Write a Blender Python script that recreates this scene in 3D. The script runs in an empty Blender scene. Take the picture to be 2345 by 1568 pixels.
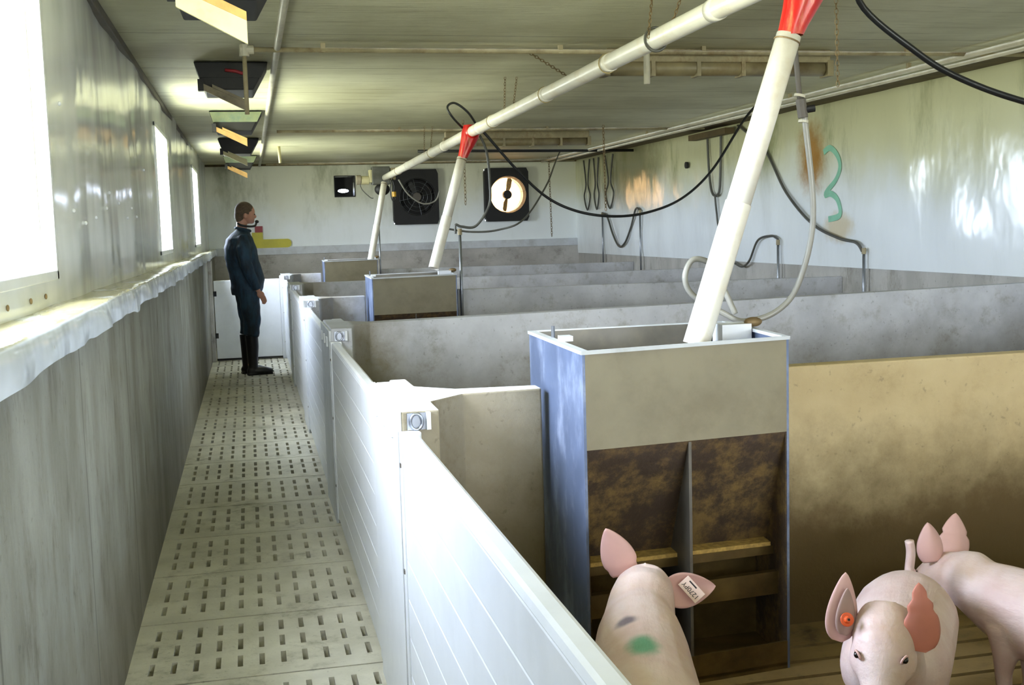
import bpy, bmesh, math, random
from mathutils import Vector, Matrix, noise
random.seed(7)
C = bpy.context.scene.collection
SC = bpy.context.scene
PI = math.pi

# ------------------------------------------------------------------ camera
cam = bpy.data.cameras.new('camera'); camo = bpy.data.objects.new('camera', cam); C.objects.link(camo)
SC.camera = camo
YAW, PITCH, ROLL, FPX = 0.2233186, -0.10041191, -0.028322, 2621.148
cy, sy, cp, sp = math.cos(YAW), math.sin(YAW), math.cos(PITCH), math.sin(PITCH)
fw = Vector((sy*cp, cy*cp, sp)); rt = Vector((cy, -sy, 0)); up = rt.cross(fw)
cr, sr = math.cos(ROLL), math.sin(ROLL)
rt2 = rt*cr + up*sr; up2 = up*cr - rt*sr
camo.matrix_world = Matrix(((rt2.x, up2.x, -fw.x, 0), (rt2.y, up2.y, -fw.y, 0), (rt2.z, up2.z, -fw.z, 1.5), (0, 0, 0, 1)))
cam.sensor_width = 36.0; cam.lens = FPX/2345*36.0; cam.clip_start = 0.02; cam.clip_end = 200

# ------------------------------------------------------------------ sky and daylight through the windows
w = bpy.data.worlds.new('sky'); SC.world = w; w.use_nodes = True
bg = w.node_tree.nodes['Background']
# blue-white sky above; sunlit grass and gravel below throw warm green-yellow light up through the windows
wt = w.node_tree; tc = wt.nodes.new('ShaderNodeTexCoord'); sx = wt.nodes.new('ShaderNodeSeparateXYZ'); wt.links.new(tc.outputs['Generated'], sx.inputs[0])
def wmix(f, a, b):
    m = wt.nodes.new('ShaderNodeMix'); m.data_type = 'RGBA'; wt.links.new(f, m.inputs[0])
    for v, i in ((a, 6), (b, 7)):
        if isinstance(v, tuple): m.inputs[i].default_value = (*v, 1)
        else: wt.links.new(v, m.inputs[i])
    return m.outputs[2]
def wramp(f, a, b):
    r = wt.nodes.new('ShaderNodeMapRange'); r.inputs['From Min'].default_value = a; r.inputs['From Max'].default_value = b; wt.links.new(f, r.inputs['Value']); return r.outputs[0]
SKY_C, SOUTH_C, GROUND_C = (1.60, 1.82, 2.30), (2.0, 2.1, 2.3), (1.45, 1.50, 1.18)
skyc = wmix(wramp(sx.outputs[1], 0.2, -0.8), SKY_C, SOUTH_C)
wt.links.new(wmix(wramp(sx.outputs[2], 0.03, -0.08), skyc, GROUND_C), bg.inputs[0]); bg.inputs[1].default_value = 17.0
WIN = [(-2.3, -0.9), (2.45, 3.86), (8.08, 9.3), (12.98, 14.32)]      # left wall window openings (y0, y1); the first is unseen, added for light
WZ0, WZ1 = 1.376, 2.27
for y0, y1 in WIN:
    L = bpy.data.lights.new('window_portal', 'AREA'); L.shape = 'RECTANGLE'; L.size = y1-y0; L.size_y = WZ1-WZ0
    L.cycles.is_portal = True
    o = bpy.data.objects.new('window_portal', L); C.objects.link(o)
    o.matrix_world = Matrix.Translation((-0.80, (y0+y1)/2, (WZ0+WZ1)/2)) @ Matrix(((0, 0, -1, 0), (1, 0, 0, 0), (0, -1, 0, 0), (0, 0, 0, 1)))
FILL_WIN = [(1.1, 2.7), (3.0, 4.6)]                                     # two unseen windows added behind the camera to light pen walls (x0, x1)
FZ0, FZ1 = 1.35, 2.32
for x0, x1 in FILL_WIN:
    L = bpy.data.lights.new('window_portal', 'AREA'); L.shape = 'RECTANGLE'; L.size = x1-x0; L.size_y = FZ1-FZ0
    L.cycles.is_portal = True
    o = bpy.data.objects.new('window_portal', L); C.objects.link(o)
    o.matrix_world = Matrix.Translation(((x0+x1)/2, -4.2, (FZ0+FZ1)/2)) @ Matrix(((-1, 0, 0, 0), (0, 0, -1, 0), (0, -1, 0, 0), (0, 0, 0, 1)))
SC.view_settings.view_transform = 'Standard'; SC.view_settings.look = 'None'
SC.view_settings.gamma = 1.0; SC.view_settings.use_curve_mapping = False
SC.view_settings.exposure = 0.40
cyc = SC.cycles
cyc.max_bounces = 12; cyc.diffuse_bounces = 8; cyc.glossy_bounces = 5; cyc.transmission_bounces = 4; cyc.transparent_max_bounces = 8
cyc.caustics_reflective = False; cyc.sample_clamp_indirect = 6.0

# ------------------------------------------------------------------ materials
def lin(c): return tuple(((v/255)/12.92 if v/255 <= 0.04045 else ((v/255+0.055)/1.055)**2.4) for v in c)
class NT:
    def __init__(s, name):
        s.m = bpy.data.materials.new(name); s.m.use_nodes = True; s.t = s.m.node_tree
        s.b = s.t.nodes['Principled BSDF']
        s.co = s.n('ShaderNodeTexCoord').outputs['Object']
    def n(s, typ, **k):
        x = s.t.nodes.new(typ)
        for a, v in k.items(): setattr(x, a, v)
        return x
    def l(s, a, b): s.t.links.new(a, b)
    def mapped(s, scale=(1, 1, 1), loc=(0, 0, 0), rot=(0, 0, 0)):
        m = s.n('ShaderNodeMapping'); m.inputs['Scale'].default_value = scale; m.inputs['Location'].default_value = loc
        m.inputs['Rotation'].default_value = rot; s.l(s.co, m.inputs[0]); return m.outputs[0]
    def noise(s, scale, detail=4, rough=0.55, vec=None, dist=0.0):
        x = s.n('ShaderNodeTexNoise'); x.inputs['Scale'].default_value = scale; x.inputs['Detail'].default_value = detail
        x.inputs['Roughness'].default_value = rough; x.inputs['Distortion'].default_value = dist
        s.l(vec if vec is not None else s.co, x.inputs['Vector']); return x.outputs['Fac']
    def ramp(s, fac, a, b):
        r = s.n('ShaderNodeMapRange'); r.inputs['From Min'].default_value = a; r.inputs['From Max'].default_value = b
        r.interpolation_type = 'SMOOTHSTEP'; s.l(fac, r.inputs['Value']); return r.outputs[0]
    def mix(s, fac, a, b):
        x = s.n('ShaderNodeMix', data_type='RGBA')
        for v, i in ((a, 6), (b, 7)):
            if isinstance(v, tuple): x.inputs[i].default_value = (*v[:3], 1)
            else: s.l(v, x.inputs[i])
        if isinstance(fac, (int, float)): x.inputs[0].default_value = fac
        else: s.l(fac, x.inputs[0])
        return x.outputs[2]
    def math(s, op, a, b=None, clamp=False):
        x = s.n('ShaderNodeMath', operation=op); x.use_clamp = clamp
        for v, i in ((a, 0), (b, 1)):
            if v is None: continue
            if isinstance(v, (int, float)): x.inputs[i].default_value = v
            else: s.l(v, x.inputs[i])
        return x.outputs[0]
    def sep(s):
        x = s.n('ShaderNodeSeparateXYZ'); s.l(s.co, x.inputs[0]); return x.outputs
    def bump(s, h, strength=0.3, dist=0.01):
        x = s.n('ShaderNodeBump'); x.inputs['Strength'].default_value = strength; x.inputs['Distance'].default_value = dist
        s.l(h, x.inputs['Height']); s.l(x.outputs[0], s.b.inputs['Normal'])
    def set(s, col=None, rough=None, metal=None, spec=None):
        if col is not None:
            if isinstance(col, tuple): s.b.inputs['Base Color'].default_value = (*col[:3], 1)
            else: s.l(col, s.b.inputs['Base Color'])
        if rough is not None:
            if isinstance(rough, (int, float)): s.b.inputs['Roughness'].default_value = rough
            else: s.l(rough, s.b.inputs['Roughness'])
        if metal is not None: s.b.inputs['Metallic'].default_value = metal
        if spec is not None: s.b.inputs['Specular IOR Level'].default_value = spec
        return s.m

def simple(name, rgb, rough=0.5, metal=0.0, var=0.12, scale=9.0, dirt=None, dirt_amt=0.5, bump=0.0, streak=None):
    t = NT(name); c = lin(rgb)
    dk = tuple(v*(1-var*2) for v in c)
    f = t.ramp(t.noise(scale, 5), 0.3, 0.7)
    col = t.mix(f, dk, c)
    if dirt is not None:
        v = t.mapped(streak) if streak else None
        g = t.ramp(t.noise(3.2, 7, 0.68, v), 0.46, 0.72)
        g = t.math('MULTIPLY', g, dirt_amt)
        col = t.mix(g, col, lin(dirt))
    if bump: t.bump(t.noise(scale*6, 4), bump, 0.004)
    return t.set(col, rough, metal)

M = {}
M['pvc'] = simple('white_pvc', (226, 229, 232), 0.28, var=0.02, dirt=(150, 150, 140), dirt_amt=0.12)
M['pvc_dirty'] = simple('white_pvc_dirty', (205, 210, 214), 0.4, var=0.05, dirt=(130, 125, 110), dirt_amt=0.35)
M['pipe'] = simple('cream_pipe', (242, 238, 224), 0.3, var=0.04, dirt=(190, 160, 95), dirt_amt=0.35)
M['pipe_band'] = simple('pipe_band', (178, 160, 110), 0.6)
M['steel'] = simple('stainless', (170, 175, 185), 0.32, 0.9, var=0.08, dirt=(120, 115, 110), dirt_amt=0.4)
M['galv'] = simple('galvanised', (160, 165, 170), 0.4, 0.85, var=0.1)
M['chain'] = simple('rusty_chain', (140, 118, 82), 0.6, 0.4, var=0.2)
M['conduit'] = simple('dusty_conduit', (168, 156, 122), 0.6, var=0.15, dirt=(105, 78, 40), dirt_amt=0.7, streak=(3, 3, 3))
M['conduit_pale'] = simple('pale_conduit', (205, 200, 180), 0.45, var=0.08, dirt=(120, 110, 80), dirt_amt=0.4)
M['black'] = simple('black_plastic', (20, 19, 20), 0.6, var=0.2, dirt=(48, 45, 38), dirt_amt=0.35)
M['cable'] = simple('black_cable', (26, 28, 30), 0.35, var=0.2)
M['hose'] = simple('grey_hose', (150, 148, 138), 0.35, var=0.08)
M['hose_dark'] = simple('dark_hose', (88, 88, 80), 0.45, var=0.15)
M['red'] = simple('red_plastic', (196, 24, 20), 0.3, var=0.06, dirt=(214, 178, 120), dirt_amt=0.6, streak=(7, 7, 1.2))
M['yellow'] = simple('yellow_paint', (205, 195, 50), 0.5, var=0.06)
M['redpaint'] = simple('red_paint', (150, 40, 48), 0.5)
M['yplug'] = simple('yellow_plug', (215, 165, 40), 0.4)
M['wood'] = simple('bare_wood', (176, 138, 80), 0.7, var=0.12, scale=20, dirt=(120, 80, 40), dirt_amt=0.5)
M['creamboard'] = simple('cream_board', (196, 188, 146), 0.6, var=0.05, dirt=(160, 140, 90), dirt_amt=0.4)
M['oldboard'] = simple('weathered_board', (150, 140, 118), 0.8, var=0.15, dirt=(70, 60, 45), dirt_amt=0.8)
M['greenflap'] = simple('weathered_flap', (120, 128, 95), 0.7, var=0.15, dirt=(70, 95, 90), dirt_amt=0.8)
M['rubber'] = simple('black_rubber', (14, 14, 16), 0.4)
M['trim'] = simple('grey_trim', (98, 92, 84), 0.6, var=0.08, dirt=(70, 60, 45), dirt_amt=0.5)
M['browntrim'] = simple('brown_trim', (100, 84, 50), 0.7, var=0.15, dirt=(50, 42, 30), dirt_amt=0.7)
M['skin'] = simple('skin', (190, 140, 118), 0.5, var=0.05)
M['hair'] = simple('cropped_hair', (92, 74, 58), 0.8, var=0.2, scale=60)
M['boots'] = simple('rubber_boots', (22, 20, 22), 0.35)
M['tagpink'] = simple('pale_tag', (226, 200, 190), 0.4, var=0.03)
M['tagorange'] = simple('orange_tag', (225, 90, 40), 0.35, var=0.05)
M['ink'] = simple('ink', (25, 22, 30), 0.6)
M['eye'] = simple('pig_eye', (22, 14, 14), 0.1)
M['lampglass'] = simple('dusty_lamp_cover', (150, 138, 104), 0.45, var=0.12, dirt=(100, 76, 42), dirt_amt=0.7)
M['darkpit'] = simple('pit', (10, 9, 7), 0.9)
M['feed'] = simple('feed_meal', (205, 170, 95), 0.8, var=0.2, scale=60, bump=0.5)

def coverall():
    t = NT('teal_coverall')
    f = t.ramp(t.noise(14, 5, 0.6, t.mapped((1, 1, 0.35))), 0.3, 0.7)
    t.bump(t.noise(9, 4, 0.6, t.mapped((1, 1, 0.4))), 0.5, 0.03)
    return t.set(t.mix(f, lin((15, 28, 40)), lin((28, 58, 80))), 0.75)
M['coverall'] = coverall()

def concrete(name, a, b, dirt, amt, streak=(1, 1, 1), joint=None, lowdirt=None, rough=0.75, top=None, neck=None):
    t = NT(name)
    f = t.ramp(t.noise(2.6, 6, 0.6, t.mapped(streak)), 0.3, 0.7)
    col = t.mix(f, lin(a), lin(b))
    g = t.math('MULTIPLY', t.ramp(t.noise(4.5, 8, 0.72, t.mapped(streak, loc=(3, 5, 1))), 0.5, 0.75), amt)
    col = t.mix(g, col, lin(dirt))
    sp_ = t.math('MULTIPLY', t.ramp(t.noise(38, 3, 0.6), 0.62, 0.72), 0.3)
    col = t.mix(sp_, col, lin((70, 64, 52)))
    if lowdirt:
        z = t.sep()[2]
        nz = t.math('ADD', z, t.math('MULTIPLY', t.noise(3.0, 7, 0.7), -0.55))
        h = t.ramp(nz, lowdirt[1], lowdirt[0])           # 1 low, 0 high
        col = t.mix(t.math('MULTIPLY', h, lowdirt[3]), col, lin(lowdirt[2]))
    if neck:                                                 # muck rubbed on where the pigs turn at the flared wall end
        xx = t.math('ADD', t.sep()[0], t.math('MULTIPLY', t.noise(3.5, 6, 0.7), 0.5))
        k_ = t.math('MULTIPLY', t.ramp(xx, 1.12, 0.85), t.ramp(t.sep()[0], 0.50, 0.53))
        col = t.mix(t.math('MULTIPLY', k_, 0.6), col, lin(neck))
    if joint:
        y = t.sep()[1]
        m = t.math('PINGPONG', t.math('ADD', y, 0.2), joint/2)
        j = t.ramp(m, 0.012, 0.004)
        col = t.mix(t.math('MULTIPLY', j, 0.55), col, lin((70, 66, 58)))
    if top:  # clean pale concrete on upward faces, strong daylight also put into the colour
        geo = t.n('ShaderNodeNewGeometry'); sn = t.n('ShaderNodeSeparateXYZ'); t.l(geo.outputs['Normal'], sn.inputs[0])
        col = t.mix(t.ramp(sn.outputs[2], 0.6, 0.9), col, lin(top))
    t.bump(t.noise(24, 6, 0.65, t.mapped(streak)), 0.45, 0.008)
    return t.set(col, rough)
M['conc_left'] = concrete('concrete_wall_left', (118, 116, 104), (152, 152, 143), (84, 76, 58), 0.85, (1.6, 1.6, 0.6), joint=1.2, lowdirt=(-0.1, 0.4, (95, 85, 62), 0.6))
M['conc_back'] = concrete('concrete_wall_back', (165, 162, 156), (192, 190, 184), (112, 104, 90), 0.8, (0.8, 1, 1))
M['conc_right'] = concrete('concrete_wall_right', (165, 163, 154), (192, 190, 182), (105, 98, 80), 0.7, (1, 1, 0.4))
M['conc_pen'] = concrete('concrete_pen_wall', (174, 176, 180), (202, 204, 208), (122, 116, 94), 0.7, lowdirt=(0.1, 0.75, (98, 88, 60), 0.7), neck=(112, 98, 60))
M['conc_pen_tan'] = concrete('stained_pen_wall', (180, 160, 118), (196, 178, 136), (138, 116, 72), 0.4, lowdirt=(0.18, 0.62, (84, 64, 26), 0.95))
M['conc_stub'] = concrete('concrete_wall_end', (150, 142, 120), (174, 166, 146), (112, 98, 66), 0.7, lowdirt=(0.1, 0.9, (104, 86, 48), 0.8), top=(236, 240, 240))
M['slab'] = concrete('floor_slab', (182, 178, 160), (208, 204, 186), (96, 90, 64), 0.7)
M['slab_pen'] = concrete('pen_floor', (124, 102, 62), (150, 126, 80), (50, 40, 22), 0.8)

def sheet_left():
    t = NT('crinkled_sheet')
    f = t.ramp(t.noise(2.0, 4), 0.3, 0.7)
    col = t.mix(f, lin((222, 226, 224)), lin((238, 240, 240)))
    t.bump(t.noise(2.4, 2, 0.4, t.mapped((1, 1.1, 0.5))), 0.4, 0.03)
    return t.set(col, 0.13)
M['sheet_left'] = sheet_left()
def sheet_wall(name, right):
    t = NT(name)
    x, y, z = t.sep()
    n1 = t.noise(0.9, 5, 0.6, t.mapped((1, 1, 0.7)))
    hz = t.math('ADD', z, t.math('MULTIPLY', n1, -0.9))
    g = t.ramp(hz, 1.1, 1.75)                               # greenish mould settles high up under the ceiling
    col = t.mix(g, lin((240, 246, 246)), lin((214, 214, 176)) if right else lin((222, 222, 200)))
    n2 = t.ramp(t.noise(1.6, 7, 0.7, t.mapped((1, 1, 0.3), loc=(2, 3, 4))), 0.48, 0.72)
    col = t.mix(t.math('MULTIPLY', t.math('MULTIPLY', n2, t.math('ADD', g, 0.15)), 0.7), col, lin((126, 132, 88)))
    if right:
        # rust stain on the sheet
        dy = t.math('MULTIPLY', t.math('SUBTRACT', y, 9.46), 3.2)
        dz = t.math('MULTIPLY', t.math('SUBTRACT', z, 2.04), 2.6)
        r = t.math('SQRT', t.math('ADD', t.math('MULTIPLY', dy, dy), t.math('MULTIPLY', dz, dz)))
        r = t.math('ADD', r, t.math('MULTIPLY', t.noise(7, 6, 0.7), 0.8))
        s_ = t.ramp(r, 1.5, 0.7)
        col = t.mix(t.math('MULTIPLY', s_, 0.95), col, lin((168, 118, 40)))
        dy = t.math('MULTIPLY', t.math('SUBTRACT', y, 8.98), 3.2)
        dz = t.math('MULTIPLY', t.math('SUBTRACT', z, 1.42), 6.0)
        r = t.math('ADD', t.math('SQRT', t.math('ADD', t.math('MULTIPLY', dy, dy), t.math('MULTIPLY', dz, dz))), t.math('MULTIPLY', t.noise(6, 6, 0.7), 0.9))
        col = t.mix(t.math('MULTIPLY', t.ramp(r, 1.5, 0.8), 0.6), col, lin((205, 180, 110)))
        # dark stain near the rear corner
        dy = t.math('MULTIPLY', t.math('SUBTRACT', y, 14.4), 0.75)
        dz = t.math('MULTIPLY', t.math('SUBTRACT', z, 2.25), 1.8)
        r = t.math('ADD', t.math('SQRT', t.math('ADD', t.math('MULTIPLY', dy, dy), t.math('MULTIPLY', dz, dz))), t.math('MULTIPLY', t.noise(2.2, 6, 0.7), 0.9))
        col = t.mix(t.math('MULTIPLY', t.ramp(r, 1.7, 0.8), 0.75), col, lin((100, 98, 58)))
    t.bump(t.noise(2.2, 3, 0.5, t.mapped((1.4, 1.4, 0.8))), 0.35, 0.03)
    return t.set(col, 0.16 if right else 0.4)
M['sheet_right'] = sheet_wall('white_sheet_right', True)
M['sheet_back'] = sheet_wall('white_sheet_back', False)

def ceiling_mat():
    t = NT('painted_ceiling_boards')
    f = t.ramp(t.noise(1.1, 5), 0.3, 0.7)
    col = t.mix(f, lin((186, 184, 152)), lin((214, 213, 184)))
    g = t.ramp(t.noise(4, 8, 0.7, t.mapped((0.22, 2.4, 1))), 0.52, 0.74)
    col = t.mix(t.math('MULTIPLY', g, 0.75), col, lin((128, 118, 72)))
    d = t.ramp(t.noise(9, 6, 0.7, t.mapped((0.25, 4, 1), loc=(4, 2, 0))), 0.62, 0.72)
    col = t.mix(t.math('MULTIPLY', d, 0.7), col, lin((78, 66, 40)))
    x, y, z = t.sep()
    # long stained belts in line with the conduits
    for yc, wd in ((6.6, 0.5), (11.9, 0.6), (16.4, 0.6)):
        dd = t.math('ABSOLUTE', t.math('SUBTRACT', y, yc))
        dd = t.math('ADD', dd, t.math('MULTIPLY', t.noise(2, 5, 0.6, t.mapped((0.5, 2, 1))), 0.5))
        col = t.mix(t.math('MULTIPLY', t.ramp(dd, wd+0.25, 0.2), 0.45), col, lin((128, 112, 66)))
    j = t.ramp(t.math('PINGPONG', t.math('ADD', y, 0.1), 0.61), 0.010, 0.003)
    col = t.mix(t.math('MULTIPLY', j, 0.6), col, lin((84, 74, 48)))
    f2 = t.math('MULTIPLY', t.ramp(t.noise(22, 7, 0.75, t.mapped((0.2, 2.2, 1))), 0.5, 0.68), 0.4)
    col = t.mix(f2, col, lin((150, 142, 100)))
    t.bump(t.noise(12, 6, 0.7, t.mapped((0.3, 3, 1))), 0.5, 0.012)
    return t.set(col, 0.6)
M['ceiling'] = ceiling_mat()

def sill_mat():
    t = NT('sill_sheet')
    n = t.ramp(t.noise(3, 6, 0.65, t.mapped((3, 0.8, 1))), 0.30, 0.5)
    geo = t.n('ShaderNodeNewGeometry'); s = t.n('ShaderNodeSeparateXYZ'); t.l(geo.outputs['Normal'], s.inputs[0])
    topf = t.ramp(s.outputs[2], 0.6, 0.9)                    # dust lies on the flat top
    col = t.mix(t.math('MULTIPLY', topf, n), lin((216, 224, 236)), lin((168, 160, 118)))
    d = t.ramp(t.noise(16, 3, 0.5), 0.68, 0.74)
    col = t.mix(t.math('MULTIPLY', d, 0.6), col, lin((176, 150, 92)))
    t.bump(t.noise(3.4, 2, 0.4, t.mapped((1, 1.2, 1.6))), 0.55, 0.04)
    return t.set(col, 0.18)
M['sill'] = sill_mat()

def feeder_panel():
    t = NT('feed_caked_panel')
    f = t.ramp(t.noise(9, 8, 0.75), 0.42, 0.64)
    z = t.sep()[2]
    col = t.mix(f, lin((58, 44, 30)), lin((112, 90, 48)))
    col = t.mix(t.ramp(t.math('ADD', z, t.math('MULTIPLY', t.noise(4, 5), 0.25)), 0.78, 1.0), col, lin((78, 66, 62)))
    t.bump(t.noise(26, 7, 0.7), 0.5, 0.01)
    return t.set(col, 0.7)
M['feedpanel'] = feeder_panel()
M['feedbox'] = simple('dusty_feeder_panel', (138, 130, 106), 0.5, 0.0, var=0.06, dirt=(112, 102, 78), dirt_amt=0.6)
M['feedback'] = simple('shaded_feeder_panel', (112, 108, 98), 0.5, 0.2, var=0.1, dirt=(140, 132, 112), dirt_amt=0.5)  # rear hopper panel: the dim hopper inside is put into its colour
M['feedside'] = simple('steel_feeder_side', (108, 122, 152), 0.45, 0.35, var=0.16, scale=4, dirt=(176, 188, 214), dirt_amt=0.6, streak=(2, 2, 1.2))
M['dirtysteel'] = simple('dirty_steel', (112, 108, 100), 0.5, 0.4, var=0.15, dirt=(60, 48, 30), dirt_amt=0.7)
M['troughsteel'] = simple('worn_trough', (120, 100, 58), 0.35, 0.5, var=0.2, dirt=(50, 38, 20), dirt_amt=0.6)

def pigskin(name='pig_skin', spots=()):
    t = NT(name)
    f = t.ramp(t.noise(7, 5, 0.6), 0.3, 0.7)
    col = t.mix(f, lin((206, 178, 172)), lin((220, 200, 196)))
    g = t.ramp(t.noise(3.5, 6, 0.65, t.mapped(loc=(3, 1, 2))), 0.52, 0.74)
    col = t.mix(t.math('MULTIPLY', g, 0.5), col, lin((190, 154, 112)))
    for (c, r, rgb) in spots:                                # marker-spray spots
        vm = t.n('ShaderNodeVectorMath', operation='SUBTRACT'); t.l(t.co, vm.inputs[0]); vm.inputs[1].default_value = c
        vs = t.n('ShaderNodeVectorMath', operation='MULTIPLY'); t.l(vm.outputs[0], vs.inputs[0]); vs.inputs[1].default_value = (1/r[0], 1/r[1], 0.4/r[0])
        ln = t.n('ShaderNodeVectorMath', operation='LENGTH'); t.l(vs.outputs[0], ln.inputs[0])
        d = t.math('ADD', ln.outputs['Value'], t.math('MULTIPLY', t.noise(30, 4), 0.5))
        col = t.mix(t.math('MULTIPLY', t.ramp(d, 1.35, 0.6), 0.85), col, lin(rgb))
    t.bump(t.math('ADD', t.noise(90, 3, 0.6, t.mapped((0.3, 1, 1))), t.math('MULTIPLY', t.noise(18, 4), 1.5)), 0.4, 0.004)
    t.b.inputs['Subsurface Weight'].default_value = 0.12
    t.b.inputs['Subsurface Radius'].default_value = (0.02, 0.008, 0.005)
    return t.set(col, 0.5)
M['pig'] = pigskin()
M['pigA'] = pigskin('pig_skin_marked', [((-0.10, 0.005, 0.38), (0.075, 0.042), (40, 140, 100)), ((0.06, 0.035, 0.37), (0.028, 0.032), (95, 88, 105))])
M['pigear'] = simple('pig_ear', (212, 170, 164), 0.5, var=0.06, dirt=(176, 138, 132), dirt_amt=0.5)
M['pigear_red'] = simple('pig_ear_red', (190, 118, 100), 0.5, var=0.08)
M['pigsnout'] = simple('pig_snout', (205, 140, 125), 0.4, var=0.08)

def pane_mat():
    m = bpy.data.materials.new('window_glass'); m.use_nodes = True; t = m.node_tree; t.nodes.clear()
    o = t.nodes.new('ShaderNodeOutputMaterial'); mx = t.nodes.new('ShaderNodeMixShader')
    a = t.nodes.new('ShaderNodeBsdfTransparent'); b = t.nodes.new('ShaderNodeBsdfGlossy'); b.inputs['Roughness'].default_value = 0.05
    a.inputs[0].default_value = (0.97, 0.98, 0.98, 1); mx.inputs[0].default_value = 0.06
    t.links.new(a.outputs[0], mx.inputs[1]); t.links.new(b.outputs[0], mx.inputs[2]); t.links.new(mx.outputs[0], o.inputs[0]); return m
M['pane'] = pane_mat()
def shutter_mat():
    m = bpy.data.materials.new('fan_shutter'); m.use_nodes = True; t = m.node_tree; t.nodes.clear()
    o = t.nodes.new('ShaderNodeOutputMaterial'); mx = t.nodes.new('ShaderNodeMixShader')
    a = t.nodes.new('ShaderNodeBsdfTranslucent'); b = t.nodes.new('ShaderNodeBsdfDiffuse')
    a.inputs[0].default_value = (0.62, 0.46, 0.30, 1); b.inputs[0].default_value = (0.6, 0.45, 0.3, 1); mx.inputs[0].default_value = 0.3
    t.links.new(a.outputs[0], mx.inputs[1]); t.links.new(b.outputs[0], mx.inputs[2]); t.links.new(mx.outputs[0], o.inputs[0]); return m
M['shutter'] = shutter_mat()

# ------------------------------------------------------------------ mesh helpers
class MB:
    def __init__(s): s.v = []; s.f = []
    def add(s, vs, fs):
        b = len(s.v); s.v += [tuple(p) for p in vs]; s.f += [tuple(b+i for i in f) for f in fs]; return s
    def box(s, a, b):
        x0, y0, z0 = a; x1, y1, z1 = b
        return s.add([(x0, y0, z0), (x1, y0, z0), (x1, y1, z0), (x0, y1, z0), (x0, y0, z1), (x1, y0, z1), (x1, y1, z1), (x0, y1, z1)],
                     [(3, 2, 1, 0), (4, 5, 6, 7), (0, 1, 5, 4), (1, 2, 6, 5), (2, 3, 7, 6), (3, 0, 4, 7)])
    def hexa(s, p): return s.add(p, [(3, 2, 1, 0), (4, 5, 6, 7), (0, 1, 5, 4), (1, 2, 6, 5), (2, 3, 7, 6), (3, 0, 4, 7)])
    def prism(s, poly, z0, z1):
        n = len(poly)
        return s.add([(x, y, z0) for x, y in poly]+[(x, y, z1) for x, y in poly],
                     [tuple(range(n-1, -1, -1)), tuple(range(n, 2*n))]+[(i, (i+1) % n, n+(i+1) % n, n+i) for i in range(n)])
    def tube(s, pts, r, n=10, closed=False, cap=True):
        pts = [Vector(p) for p in pts]; N = len(pts); rs = r if isinstance(r, (list, tuple)) else [r]*N
        prev = None; rings = []
        for i in range(N):
            a = pts[(i-1) % N] if (closed or i > 0) else pts[i]; b = pts[(i+1) % N] if (closed or i < N-1) else pts[i]
            t = (b-a).normalized()
            if prev is None:
                prev = t.orthogonal().normalized()
            prev = (prev - t*prev.dot(t)).normalized(); q = t.cross(prev)
            rings.append([pts[i]+(prev*math.cos(2*PI*k/n)+q*math.sin(2*PI*k/n))*rs[i] for k in range(n)])
        b0 = len(s.v)
        for rg in rings: s.v += [tuple(p) for p in rg]
        m = N if closed else N-1
        for i in range(m):
            j = (i+1) % N
            for k in range(n):
                s.f.append((b0+i*n+k, b0+i*n+(k+1) % n, b0+j*n+(k+1) % n, b0+j*n+k))
        if cap and not closed:
            s.f.append(tuple(b0+k for k in range(n-1, -1, -1))); s.f.append(tuple(b0+(N-1)*n+k for k in range(n)))
        return s
    def ell(s, c, r, axis=None, nu=16, nv=10):
        c = Vector(c); R = Matrix.Identity(3)
        if axis is not None: R = Vector(axis).to_track_quat('X', 'Z').to_matrix()
        b = len(s.v)
        for i in range(nv+1):
            th = PI*i/nv
            for k in range(nu):
                ph = 2*PI*k/nu
                s.v.append(tuple(c+R @ Vector((r[0]*math.cos(th), r[1]*math.sin(th)*math.cos(ph), r[2]*math.sin(th)*math.sin(ph)))))
        for i in range(nv):
            for k in range(nu):
                s.f.append((b+i*nu+k, b+i*nu+(k+1) % nu, b+(i+1)*nu+(k+1) % nu, b+(i+1)*nu+k))
        return s
    def build(s, name, mat, parent=None, smooth=False, bevel=0.0, loc=None):
        me = bpy.data.meshes.new(name); me.from_pydata(s.v, [], s.f); me.validate()
        bm = bmesh.new(); bm.from_mesh(me); bmesh.ops.recalc_face_normals(bm, faces=bm.faces); bm.to_mesh(me); bm.free()
        me.materials.append(M[mat] if isinstance(mat, str) else mat)
        if smooth:
            for p in me.polygons: p.use_smooth = True
        o = bpy.data.objects.new(name, me); C.objects.link(o)
        if parent: o.parent = parent
        if loc: o.location = loc
        if bevel:
            bv = o.modifiers.new('bevel', 'BEVEL'); bv.width = bevel; bv.segments = 2; bv.limit_method = 'ANGLE'; bv.angle_limit = 0.6
        return o

def spline(pts, k=8):
    P = [Vector(p) for p in pts]; out = []
    for i in range(len(P)-1):
        p0 = P[max(i-1, 0)]; p1 = P[i]; p2 = P[i+1]; p3 = P[min(i+2, len(P)-1)]
        for j in range(k):
            t = j/k
            out.append(0.5*((2*p1)+(p2-p0)*t+(2*p0-5*p1+4*p2-p3)*t*t+(3*p1-p0-3*p2+p3)*t**3))
    out.append(P[-1]); return out
def tag(o, label, cat, group=None, kind=None):
    o['label'] = label; o['category'] = cat
    if group: o['group'] = group
    if kind: o['kind'] = kind
    return o
def struct(o): o['kind'] = 'structure'; return o
def thing(name, label, cat, loc=(0, 0, 0), rz=0, group=None):
    o = bpy.data.objects.new(name, None); C.objects.link(o); o.location = loc; o.rotation_euler = (0, 0, rz); o.empty_display_size = 0.1
    return tag(o, label, cat, group)
def copy_tree(o, parent=None):
    c = o.copy(); C.objects.link(c); c.parent = parent
    for ch in [x for x in o.children]: copy_tree(ch, c)
    return c
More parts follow.
